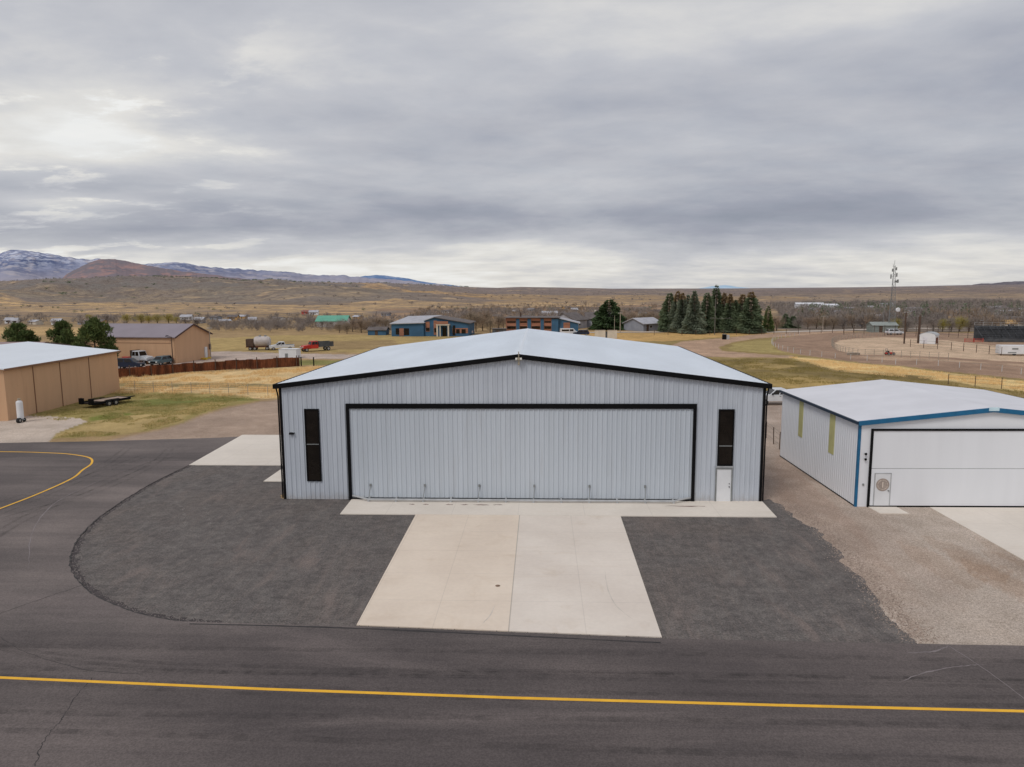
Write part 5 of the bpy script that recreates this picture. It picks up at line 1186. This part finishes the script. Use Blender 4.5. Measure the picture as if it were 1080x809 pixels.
o = thing('dark_shed', 'low dark shed left of the orange and blue building', 'shed', (x, y, 0)); MB().box(-.2, 3.9, 0, 3, -.2, 1.7).build('wall', m_bleach, o); MB().box(-.4, 4.1, -.2, 3.2, 1.702, 1.85).build('roof', m_roofdark, o); MB().box(1, 2, -.04, -.002, .1, 1.3).build('door', m_bwood, o)
x, y = G(600, 353.5)
o = thing('parked_van', 'white van roof showing above the hangar roof, right of the orange building', 'van', (x, y, 0), R(8))
MB().prism([(-2.6, .4), (2.5, .4), (2.55, 1.1), (1.9, 1.3), (1.3, 2.0), (-2.55, 2.05), (-2.6, 1.5)], -.95, .95).build('body', m_carwhite, o, bevel=.06); MB().box(.1, 1.2, -.97, -.951, 1.25, 1.8).box(-2.3, -.1, -.97, -.951, 1.25, 1.75).build('windows', m_glass, o); wheels(o, (-1.7, 1.6), .85)
x, y = G(613, 354); suv('parked_car', 'dark car roof showing above the hangar roof beside the white van', m_cardark, (x, y, 0), R(175))
x, y = G(638.5, 357)
for i_, (a, bb, lb) in enumerate(((-2.95, .0, 'cream concrete enclosure panel, left one of the pair beyond the roof'), (.55, 3.2, 'cream concrete enclosure panel, right one of the pair beyond the roof'))):
    o = thing('concrete_panel', lb, 'wall', (x + a, y, 0)); MB().box(0, bb - a, 0, .3, -.2, 2.25).build('slab', m_block, o, bevel=.02); MB().box(-.03, bb - a + .03, -.04, .34, 2.252, 2.34).build('coping', m_gwood, o)
o = thing('dark_gate', 'narrow dark gate between the two cream concrete panels', 'gate', (x + .02, y + .1, 0)); MB().box(0, .5, 0, .06, 0, 2.0).build('gate_leaf', m_bleach, o); MB().tube((.42, -.03, 1), (.42, -.03, 1.15), .02).build('handle', m_rim, o)
x, y = G(606, 347); o = gable_house('house', 'pale grey house with white gable behind the orange and blue building', x, y, R(58), 9, 9, 3.0, 5.3, m_roofgrey, m_roofdark, [(3, 1, 1.2, 1.2)], 1.0)
x, y = G(618, 345.5); gable_house('house', 'grey house with darker roof left of the large round spruce', x, y, R(-3), 10, 8, 3.2, 5.2, m_housegrey, m_roofdark, [(2, 1.1, 1.3, 1.2), (6, 1.1, 1.3, 1.2)], 4.2, chim=True)
x, y = G(678.5, 349.5); o = gable_house('house', 'dark blue grey house with pale roof left of the spruce row', x, y, R(40), 9, 8.5, 2.4, 4.0, m_housegrey, m_roofgrey, [(3, .9, 1.2, 1)], 1.5)
x, y = G(662, 347); gable_house('shed', 'ochre shed between the round spruce and the dark blue grey house', x, y, R(5), 3.4, 3, 1.9, 2.6, m_ochre, m_ochre, (), .8, cat='shed', over=.15)
x, y = G(765, 358)
o = thing('utility_box', 'dark utility box standing beside the dirt road left of the arena', 'box', (x, y, 0)); MB().box(-.8, .2, -.4, .4, -.05, 1.35).build('cabinet', m_black, o, bevel=.04); MB().box(.2, 1.0, -.35, .35, -.05, 1.2).build('side_cabinet', m_ltgrey, o, bevel=.04); MB().box(-.85, .22, -.45, .45, 1.352, 1.42).build('lid', m_grey, o)
# green roofed building
x, y = G(334, 345); gable_house('green_roofed_building', 'long white building with green metal roof beyond the parked trucks', x, y, R(4), 11, 9, 2.2, 4.0, m_white, m_green, [(1.5, .8, 1.2, 1), (5, .8, 1.2, 1)], 8, cat='building')
# valley houses
HOUSES = [(5, 341, 5, 'w'), (12, 341.5, 4, 'w'), (54, 342, 6, 'w'), (190, 337.5, 8, 'w'), (262, 341, 5, 'w'), (205, 341, 6, 'g'), (240, 338, 7, 'd'), (572, 334, 12, 'w'), (603, 329, 6, 'g'), (548, 339, 6, 'd'), (840, 325.5, 17, 'W'), (868, 327, 9, 'W'), (893, 330, 9, 'g'), (960, 338, 10, 'd'), (975, 334, 12, 'g'), (1010, 332, 12, 'd'), (1043, 337, 9, 'w'), (1062, 338, 9, 'd'), (1002, 341.5, 8, 'o'), (1060, 346, 6, 'o'), (860, 336, 8, 'd'), (912, 327, 10, 'g'), (930, 324, 12, 'w'), (1050, 326, 10, 'd'), (318, 331.5, 12, 'r'), (326, 332, 8, 'w'), (1076, 331, 8, 'w')]
LB = ['tiny white house at the far left edge of the valley', 'second tiny white house in from the far left of the valley', 'small white house behind the middle pine at left', 'white roofed house beyond the grey barn roof peak', 'tiny white house above the tank trailer', 'small grey house right of the tan workshop roof', 'dark roofed house in the brush beyond the tan workshop', 'long low white house beyond the orange and blue building', 'small pale house far behind the grey house pair', 'dark roofed house behind the dark shed', 'long white commercial building at the left of the distant town', 'shorter white commercial building in the distant town', 'small grey house below the white commercial buildings', 'dark roofed house behind the left arena pole', 'grey roofed house right of the radio mast in the town', 'dark roofed house in the middle of the distant town', 'white house near the right end of the town', 'dark roofed house near the right end of the town', 'tan roofed house behind the budding trees', 'cream building just behind the arena left of the grandstand', 'dark house near the left end of the town trees', 'grey house left of the radio mast', 'white house far behind the radio mast', 'dark house far up the right side of the town', 'long reddish barn in the golden valley field', 'small white house at the end of the reddish barn', 'small white house at the right edge of the town']
for (px, py, L, k), lb in zip(HOUSES, LB):
    x, y = G(px, py); mw, mr = {'w': (m_white, m_roofgrey), 'W': (m_white, m_roof2), 'g': (m_housegrey, m_roofgrey), 'd': (m_ochre, m_roofdark), 'o': (m_block, m_ochre), 'r': (m_red, simple('reddish_roof', S(130, 90, 80), .8))}[k]
    E_ = 2.6 if k != 'W' else 5; gable_house('house', lb, x, y, R(random.uniform(-14, 14)), L, min(9, L * .8) if k != 'W' else 14, E_, E_ + 1.5, mw, mr, [(L * .2, .9, 1.2, 1.1), (L * .6, .9, 1.2, 1.1)], L * .42)
    bpy.context.view_layer.update(); ho = [q for q in SC.objects if q.get('label') == lb][0]; q = .62 if k != 'W' else .6; ho.scale = (q if k != 'W' else 1, q, q)

m_roofmid = simple('mid_grey_roof', S(126, 122, 124), .8, .15, .6)
for k, (px, py) in enumerate([(520, 336), (541, 331), (556, 328), (584, 333), (596, 326), (466, 330), (448, 336), (628, 331), (676, 333), (690, 330), (30, 342), (82, 342.5), (98, 342), (221, 337), (232, 341.5), (251, 336), (270, 344), (286, 339), (350, 338), (372, 336), (402, 333), (428, 338)]):
    x, y = G(px, py); o = gable_house('house', 'tiny house or outbuilding among the brush of the valley floor', x, y, R(random.uniform(-40, 40)), 7 + 5 * random.random(), 6, 2, 3.1, random.choice((m_white, m_housegrey, m_block, m_ochre)), random.choice((m_roofmid, m_roofdark, m_roofgrey, m_roofdark)), [(1, .7, 1.1, 1)], 4); o['group'] = 'tiny houses across the valley floor'; o.scale = (.55, .55, .6)
for k in range(30):
    px, py = random.uniform(838, 1090), random.uniform(329, 345)
    x, y = G(px, py); o = gable_house('house', 'small house half hidden among the leafless town trees', x, y, R(random.uniform(-40, 40)), 9 + 4 * random.random(), 7, 3, 4.8, random.choice((m_white, m_housegrey, m_block, m_ochre)), random.choice((m_roofmid, m_roofdark, m_roofgrey, m_roofdark)), [(1, .9, 1.1, 1)], 5); o['group'] = 'small houses among the town trees'; o.scale = (.72, .72, .66)
# radio mast
x, y = G(939, 350)
tw = thing('radio_mast', 'tall lattice radio mast with antennas and a white dish, rising above the horizon', 'mast', (x, y, 0))
TH = HT(939, 350, 280); w = MB(); nsg = 18
def lw(z): return 1.0 * (1 - z / TH) + .28
legs = [(math.cos(a), math.sin(a)) for a in (R(90), R(210), R(330))]
for (cx_, sy_) in legs: MB().tube((cx_ * lw(0), sy_ * lw(0), -.2), (cx_ * lw(TH), sy_ * lw(TH), TH), .085, .05, 6).build('leg', m_grey, tw)
for k in range(nsg):
    z0 = TH * k / nsg; z1 = TH * (k + 1) / nsg
    for i in range(3):
        a, b_ = legs[i], legs[(i + 1) % 3]
        w.tube((a[0] * lw(z0), a[1] * lw(z0), z0), (b_[0] * lw(z0), b_[1] * lw(z0), z0), .035, n=4, caps=False)
        w.tube((a[0] * lw(z0), a[1] * lw(z0), z0), (b_[0] * lw(z1), b_[1] * lw(z1), z1), .03, n=4, caps=False); w.tube((b_[0] * lw(z0), b_[1] * lw(z0), z0), (a[0] * lw(z1), a[1] * lw(z1), z1), .03, n=4, caps=False)
w.build('bracing', m_grey, tw)
MB().lathe((1.5, -.7, TH * .335), [(.2, .35), (.62, .2), (.7, -.1), (.55, -.22)], 18, 'y').build('dish_antenna', m_white, tw)
for dx, zf, hh in ((-.95, .835, 1.3), (.75, .86, 1.2), (-.6, .93, .9), (.55, .95, .9)): MB().box(dx - .16, dx + .16, -.3, -.1, TH * zf - hh / 2, TH * zf + hh / 2).tube((0, -.1, TH * zf), (dx, -.2, TH * zf), .04).build('panel_antenna', m_grey, tw)
MB().box(.3, 1.4, -.2, -.08, TH * .745, TH * .775).box(.9, 1.4, -.3, -.05, TH * .74, TH * .79).build('side_antenna', m_grey, tw)
MB().tube((0, 0, TH), (0, 0, TH + 1.6), .05).tube((-.4, 0, TH - .5), (-.4, 0, TH + .5), .04).build('whip_antenna', m_grey, tw)
MB().tube((-2.3, 0, -.2), (-2.3, 0, TH * .4), .07, .05, 6).build('side_pole', m_grey, tw)
x, y = G(920, 350.5); gable_house('equipment_hut', 'grey green equipment hut at the foot of the radio mast', x, y, 0, 7.5, 4, 2.0, 2.9, simple('grey_green_wall', S(122, 130, 126), .7), simple('grey_green_roof', S(132, 138, 134), .7), (), 2, cat='hut', over=.2)
# white barrel shed
x, y = G(969.5, 362.5)
ws = thing('barrel_roofed_shed', 'white shed with rounded roof standing in the arena', 'shed', (x, y, 0), R(-38))
arc_ = [(1.65 + 1.7 * math.cos(a), 1.9 + .75 * math.sin(a)) for a in np.linspace(0, math.pi, 9)]
MB().prism([(0, 0), (3.3, 0), (3.3, 1.9)] + arc_[1:-1] + [(0, 1.9)], 0, 4.2).build('wall', m_white, ws)
MB().prism([(-.15, 1.9)] + [(1.65 - 1.82 * math.cos(a), 1.93 + .86 * math.sin(a)) for a in np.linspace(0.02, math.pi - .02, 9)] + [(1.65 + 1.72 * math.cos(a), 1.93 + .77 * math.sin(a)) for a in np.linspace(.02, math.pi - .02, 9)], .1, 4.3).build('roof', m_ltgrey, ws)
MB().box(3.31, 3.36, .8, 3.2, .1, 1.5).build('side_opening', m_rust, ws); MB().box(.6, 1.6, -.03, -.002, .2, 1.7).build('door', simple('pale_panel', S(196, 196, 202), .6), ws)
x, y = G(1055, 375)
wt2 = thing('white_trailer', 'long low white trailer at the right edge of the arena', 'trailer', (x, y, 0), R(-8))
MB().box(0, 9, 0, 2.2, .3, 2.0).build('body', m_white, wt2, bevel=.05); MB().box(2.0, 3.1, -.03, -.002, 1.2, 1.5).box(1.3, 2.8, -.03, -.002, .5, .7).build('window', m_grey, wt2)
for xx in (2.5, 6.5): wh = MB().tube((xx, .05, .33), (xx, .25, .33), .33, n=16).build('wheel', m_tyre, wt2)
# bleachers
x, y = G(1040, 361); x9, y9 = G(1200, 364)
gl = thing('grandstand', 'dark open grandstand with rows of benches at the right edge', 'grandstand', (x, y, 0), R(-9))
for k in range(8): MB().box(0, 38, 1.0 + k * .75, 1.55 + k * .75, .55 + k * .42, .63 + k * .42).build('bench', m_bleach, gl)
w = MB(); w.box(0, 38, .6, .66, .1, .9)
for xx in np.arange(0, 38.1, 1.6): w.box(xx - .04, xx + .04, .6, .68, 0, 1.6); w.box(xx - .05, xx + .05, 7, 7.1, 0, 3.9); w.tube((xx, .9, .4), (xx, 7, 3.8), .05, n=4)
w.build('frame', m_bleach, gl)
w = MB().box(0, 38, 7.12, 7.16, 3.9, 3.95).box(0, 38, 7.12, 7.16, 4.5, 4.54)
for xx in np.arange(0, 38.1, 2): w.box(xx - .025, xx + .025, 7.1, 7.18, 3.6, 4.6)
w.build('top_rail', m_ltgrey, gl); MB().box(0, 38, 7.2, 7.24, .1, 3.7).build('back_screen', m_bleach, gl)
x, y = G(938, 374.5)
o = thing('arena_tractor', 'small red machine standing in the middle of the sandy arena', 'tractor', (x, y, 0), R(12)); o.scale = (.8, .8, .7)
MB().prism([(-1.0, .35), (1.1, .35), (1.15, .8), (.2, .9), (-.2, .75), (-1.0, .75)], -.4, .4).build('body', m_carred, o, bevel=.04); MB().box(-.75, -.3, -.25, .25, .76, 1.25).build('seat', m_black, o); MB().tube((.1, 0, .9), (-.1, 0, 1.2), .03).build('steering_column', m_black, o)
w = MB().box(-.9, -.82, -.4, -.32, .76, 1.9).box(-.9, -.82, .32, .4, .76, 1.9).box(-.9, -.82, -.32, .32, 1.84, 1.9).build('roll_bar', m_grey, o); wheels(o, (-.6, .8), .55, .38, .25)
for i_, (px, lb) in enumerate(((1022, 'left red chute gate at the far side of the arena'), (1032, 'right red chute gate at the far side of the arena'))):
    x, y = G(px, 361); o = thing('chute_gate', lb, 'gate', (x, y, 0)); w = MB()
    for z in (.2, .5, .8): w.box(-1, 1, -.03, .03, z - .05, z + .05)
    w.build('gate_bars', m_red, o); MB().box(-1.1, -1.0, -.06, .06, 0, 1.0).box(1.0, 1.1, -.06, .06, 0, 1.0).build('gate_post', m_red, o)
x, y = G(900, 374.5); o = thing('rail_feeder', 'low pale feeder trough on the sand left of the red machine', 'trough', (x, y, 0)); MB().prism([(-.35, .5), (.35, .5), (.25, .05), (-.25, .05)], -1.2, 1.2, 'x').build('trough', m_gwood, o)
x, y = G(943, 353); o = thing('parked_car', 'tiny white car at the foot of the radio mast', 'car', (x, y, 0)); bpy.data.objects.remove(o); suv('parked_car', 'tiny white car parked right of the radio mast foot', m_carwhite, (x, y, 0), R(5))

# ================================================================= MOUNTAINS
def mountain(name, sil, r0, depth, base_y, m, seed, rough=.12, cols=None, res=700, layers=120):
    """relief ridge: silhouettes surveyed as bearings and elevation angles"""
    s = np.array(sil, float); px = np.linspace(s[0, 0], s[-1, 0], res)
    top = np.interp(px, s[:, 0], s[:, 1]); top = top + (fbm(px / 7., px * 0 + seed, 4, seed) - .5) * rough * 26
    top = np.where((px < s[0, 0] + 1) | (px > s[-1, 0] - 1), np.maximum(top, 306), top)
    # direction for each bearing
    d = CF[None] + ((px - 540) / FPX)[:, None] * CR[None] - ((306 - 404.5) / FPX) * CU[None]
    d = d / np.hypot(d[:, 0], d[:, 1])[:, None]
    topz = []
    for p_, t_ in zip(px, top):
        q = CF + (p_ - 540) / FPX * CR - (t_ - 404.5) / FPX * CU; topz.append(q[2] / math.hypot(q[0], q[1]))
    topz = np.array(topz); u = np.linspace(0, 1, layers)
    U, I = np.meshgrid(u, np.arange(res), indexing='ij')
    Rr = r0 + depth * (U * 1.35); X = CAM[0] + d[I, 0] * Rr; Y = CAM[1] + d[I, 1] * Rr
    Hc = CAM[2] + topz[I] * (r0 + depth)
    sc = depth / 2.2
    ridged = 1 - np.abs(fbm(X / sc, Y / sc, 6, seed + 5) - .5) * 2
    prof_ = np.where(U < .74, sst(U, 0, .74) ** .8, 1 - .5 * sst(U, .74, 1))
    relief = .8 + .9 * (ridged - .72)
    k = 1 - sst(U, .45, .74) * .95
    Z = Hc * prof_ * (relief * k + (1 - k)) * np.minimum(1, 1)
    Z = np.minimum(Z, CAM[2] + topz[I] * Rr * 1.0); Z = np.where(U == 0, -20, Z)
    V = np.stack([X, Y, Z], -1).reshape(-1, 3); i = np.arange(layers * res).reshape(layers, res)
    F = np.stack([i[:-1, :-1], i[:-1, 1:], i[1:, 1:], i[1:, :-1]], -1).reshape(-1, 4)[:, ::-1]
    o = npmesh(name, V, F, m, smooth=False); o['kind'] = 'structure'; return o
def rockmat(name, a, b_, c_, sc, snow=None, st=(1, 1, 3), low=None):
    m, t, b, pos = newmat(name)
    n = t.noise(t.vec(pos, st), sc, 8, .62, .4); n2 = t.noise(t.vec(pos, st, (7000, 300, 0)), sc * 3.5, 8, .6, .3)
    c = t.mix(t.ss(n, .36, .62), a, b_); c = t.mix(t.ss(n2, .48, .66), c, c_)
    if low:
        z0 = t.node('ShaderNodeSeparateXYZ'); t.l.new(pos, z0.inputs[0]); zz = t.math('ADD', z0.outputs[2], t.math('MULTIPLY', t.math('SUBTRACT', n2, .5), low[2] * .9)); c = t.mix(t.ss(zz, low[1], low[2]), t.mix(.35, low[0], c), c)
    if snow:
        z = t.node('ShaderNodeSeparateXYZ'); t.l.new(pos, z.inputs[0]); n3 = t.noise(t.vec(pos, (1, 1, 5)), sc * 5, 8, .65, .5)
        f = t.math('MULTIPLY', t.ss(z.outputs[2], snow[1], snow[2]), t.ss(n3, .48, .58)); c = t.mix(t.math('MULTIPLY', f, .8), c, snow[0])
    t.l.new(c, b.inputs['Base Color']); b.inputs['Roughness'].default_value = 1; b.inputs['Specular IOR Level'].default_value = 0; return m
far = [(-260, 285), (-120, 276), (-40, 271), (0, 268), (15, 263.6), (30, 264.6), (45, 266), (75, 271), (92, 273.5), (105, 273), (135, 275.5), (150, 279), (168, 277.5), (185, 276), (200, 277.5), (215, 281), (240, 283), (270, 284.5), (300, 286.5), (330, 289.5), (360, 290), (385, 292.5), (420, 295), (450, 299), (490, 302.5), (530, 306)]
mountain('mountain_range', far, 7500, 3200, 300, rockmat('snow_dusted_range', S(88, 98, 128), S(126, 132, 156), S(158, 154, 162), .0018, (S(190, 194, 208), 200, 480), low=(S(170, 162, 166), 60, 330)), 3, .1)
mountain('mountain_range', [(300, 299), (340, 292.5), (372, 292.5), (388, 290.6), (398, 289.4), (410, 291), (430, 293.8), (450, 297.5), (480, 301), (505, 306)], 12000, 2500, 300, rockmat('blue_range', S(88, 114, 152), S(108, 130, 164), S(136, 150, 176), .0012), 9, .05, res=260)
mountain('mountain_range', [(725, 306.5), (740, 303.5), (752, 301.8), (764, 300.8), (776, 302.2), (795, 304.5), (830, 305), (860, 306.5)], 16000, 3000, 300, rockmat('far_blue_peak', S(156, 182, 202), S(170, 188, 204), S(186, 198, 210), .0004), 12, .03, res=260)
mountain('red_hill', [(64, 296), (72, 289), (88, 281), (98, 276.5), (108, 273.4), (124, 273.6), (142, 277), (165, 281.5), (190, 285.5), (220, 289), (250, 293), (275, 296)], 4300, 1400, 300, rockmat('red_earth_hill', S(112, 108, 114), S(126, 114, 118), S(152, 124, 120), .0028, low=(S(132, 124, 124), 20, 130)), 21, .08, res=420)
mountain('mesa_hill', [(940, 306), (985, 305), (1003, 303.6), (1012, 302), (1024, 300.2), (1034, 298.6), (1047, 298.8), (1058, 297.4), (1080, 296.6), (1110, 298.5), (1160, 301), (1230, 306)], 3400, 900, 300, rockmat('brown_mesa', S(98, 95, 102), S(118, 112, 116), S(84, 84, 94), .012), 27, .05, res=420)
mountain('far_ridge', [(540, 305.6), (640, 304.8), (740, 305.2), (800, 305), (850, 304.6), (880, 304), (910, 304.4), (935, 304.9), (955, 303.6), (990, 303.6), (1040, 304.4), (1200, 305), (1300, 306)], 5200, 900, 300, rockmat('purple_brown_ridge', S(112, 104, 116), S(126, 112, 116), S(104, 98, 108), .003), 31, .03, res=500)

# ================================================================= SKY AND LIGHT
EL, AZS = R(52), R(215)      # sun: high, behind the camera to the left
wld = bpy.data.worlds.new('World'); SC.world = wld; wld.use_nodes = True
t = NT(wld.node_tree); bg = wld.node_tree.nodes['Background']; out = wld.node_tree.nodes['World Output']
sky = t.node('ShaderNodeTexSky', sky_type='NISHITA'); sky.sun_disc = False; sky.sun_elevation = EL; sky.sun_rotation = AZS; sky.air_density = 1.0; sky.dust_density = 2
g = t.node('ShaderNodeTexCoord').outputs['Generated']
sp_ = t.node('ShaderNodeSeparateXYZ'); t.l.new(g, sp_.inputs[0]); X_, Y_, Z_ = sp_.outputs
zc = t.math('MAXIMUM', Z_, 0.0)
den = t.math('ADD', zc, .13)
cmb = t.node('ShaderNodeCombineXYZ'); t.put(cmb.inputs[0], t.math('DIVIDE', X_, den)); t.put(cmb.inputs[1], t.math('DIVIDE', Y_, den)); pv = cmb.outputs[0]
nA = t.noise(t.vec(pv, (.40, .44, 1), (3.1, 1.7, 0), (0, 0, R(-14))), 1.0, 9, .55, .5)
nB = t.noise(t.vec(pv, (.95, 1.15, 1), (8.2, 5.5, 0), (0, 0, R(-10))), 1.0, 9, .58, .15)
nC = t.noise(t.vec(pv, (2.8, 3.6, 1), (1.2, 9.5, 0), (0, 0, R(-8))), 1.0, 6, .55, .3)
yy_ = t.math('MAXIMUM', Y_, .05); tu = t.math('DIVIDE', X_, yy_); tv = t.math('DIVIDE', zc, yy_)
def gauss(cu, cv, su, sv, amp):
    a = t.math('POWER', t.math('DIVIDE', t.math('SUBTRACT', tu, cu), su), 2.0); b_ = t.math('POWER', t.math('DIVIDE', t.math('SUBTRACT', tv, cv), sv), 2.0)
    return t.math('MULTIPLY', t.math('EXPONENT', t.math('MULTIPLY', t.math('ADD', a, b_), -1.0)), amp)
nD = t.noise(t.vec(pv, (1.5, 2.0, 1), (5.5, 2.5, 0), (0, 0, R(-16))), 1.0, 12, .62, .15)
# brightness field: 0 dark grey .. 1 bright
f = t.math('ADD', t.math('MULTIPLY', t.math('SUBTRACT', nA, .5), 1.25), .505)
f = t.math('ADD', f, t.math('MULTIPLY', t.math('SUBTRACT', nB, .5), .6))
f = t.math('ADD', f, t.math('MULTIPLY', t.math('SUBTRACT', nC, .5), .17))
f = t.math('ADD', f, t.math('MULTIPLY', t.math('SUBTRACT', nD, .5), .36))
leftm = t.math('MULTIPLY', t.ss(tu, -.25, -.6), t.ss(tv, .45, .3)); f = t.math('ADD', f, t.math('MULTIPLY', t.math('MULTIPLY', t.ss(nD, .52, .62), leftm), .22))
f = t.math('ADD', f, t.ss(Z_, .075, .01, 0, .31))          # bright strip at the horizon
f = t.math('ADD', f, gauss(-.68, .215, .3, .07, .55))
f = t.math('ADD', f, gauss(-.66, .125, .12, .016, .38))
f = t.math('ADD', f, gauss(-.5, .055, .5, .022, .22))
f = t.math('ADD', f, gauss(-.15, .36, .5, .08, .1))
f = t.math('ADD', f, gauss(.1, .105, .62, .032, -.24))
f = t.math('ADD', f, gauss(.65, .12, .4, .05, -.12))
f = t.math('ADD', f, gauss(-.66, .155, .3, .022, -.22))
f = t.math('ADD', f, gauss(-.45, .42, .35, .07, -.1))
ramp = t.node('ShaderNodeValToRGB'); t.put(ramp.inputs[0], f); e = ramp.color_ramp.elements
def SL(r, g_, b_): return (lin(r), lin(g_), lin(b_), 1)
e[0].position = 0.0; e[0].color = SL(146, 150, 163); e[1].position = 1.15; e[1].color = SL(240, 240, 238)
for p_, c_ in ((.2, SL(160, 163, 175)), (.4, SL(180, 182, 190)), (.62, SL(198, 199, 204)), (.85, SL(228, 226, 222))):
    q = e.new(min(p_, 1)); q.color = c_
e[-1].position = 1.0
bg.inputs['Strength'].default_value = 1.0
wm = t.mix(t.ss(Z_, .06, 0, 0, .5), ramp.outputs[0], t.mix(1.0, ramp.outputs[0], (1.0, .985, .955), 'MULTIPLY'))
t.l.new(wm, bg.inputs['Color'])
bg2 = t.node('ShaderNodeBackground'); t.l.new(sky.outputs[0], bg2.inputs[0]); bg2.inputs[1].default_value = .1
ms = t.node('ShaderNodeMixShader'); t.put(ms.inputs[0], t.ss(nC, .3, .7, .10, .03)); t.l.new(bg.outputs[0], ms.inputs[1]); t.l.new(bg2.outputs[0], ms.inputs[2]); t.l.new(ms.outputs[0], out.inputs[0])
sd = bpy.data.lights.new('sun', 'SUN'); sd.energy = 1.35; sd.angle = R(20); sd.color = (1, .965, .91)
so = bpy.data.objects.new('sun', sd); COL.objects.link(so)
# sky azimuth 0 = +y, clockwise; light comes from that direction
dv = Vector((math.sin(AZS) * math.cos(EL), math.cos(AZS) * math.cos(EL), math.sin(EL)))
so.rotation_euler = dv.to_track_quat('Z', 'Y').to_euler(); so.location = (0, 0, 60)

SC.view_settings.view_transform = 'Standard'; SC.view_settings.look = 'None'; SC.view_settings.exposure = 0
SC.cycles.use_denoising = True
SC.cycles.max_bounces = 5
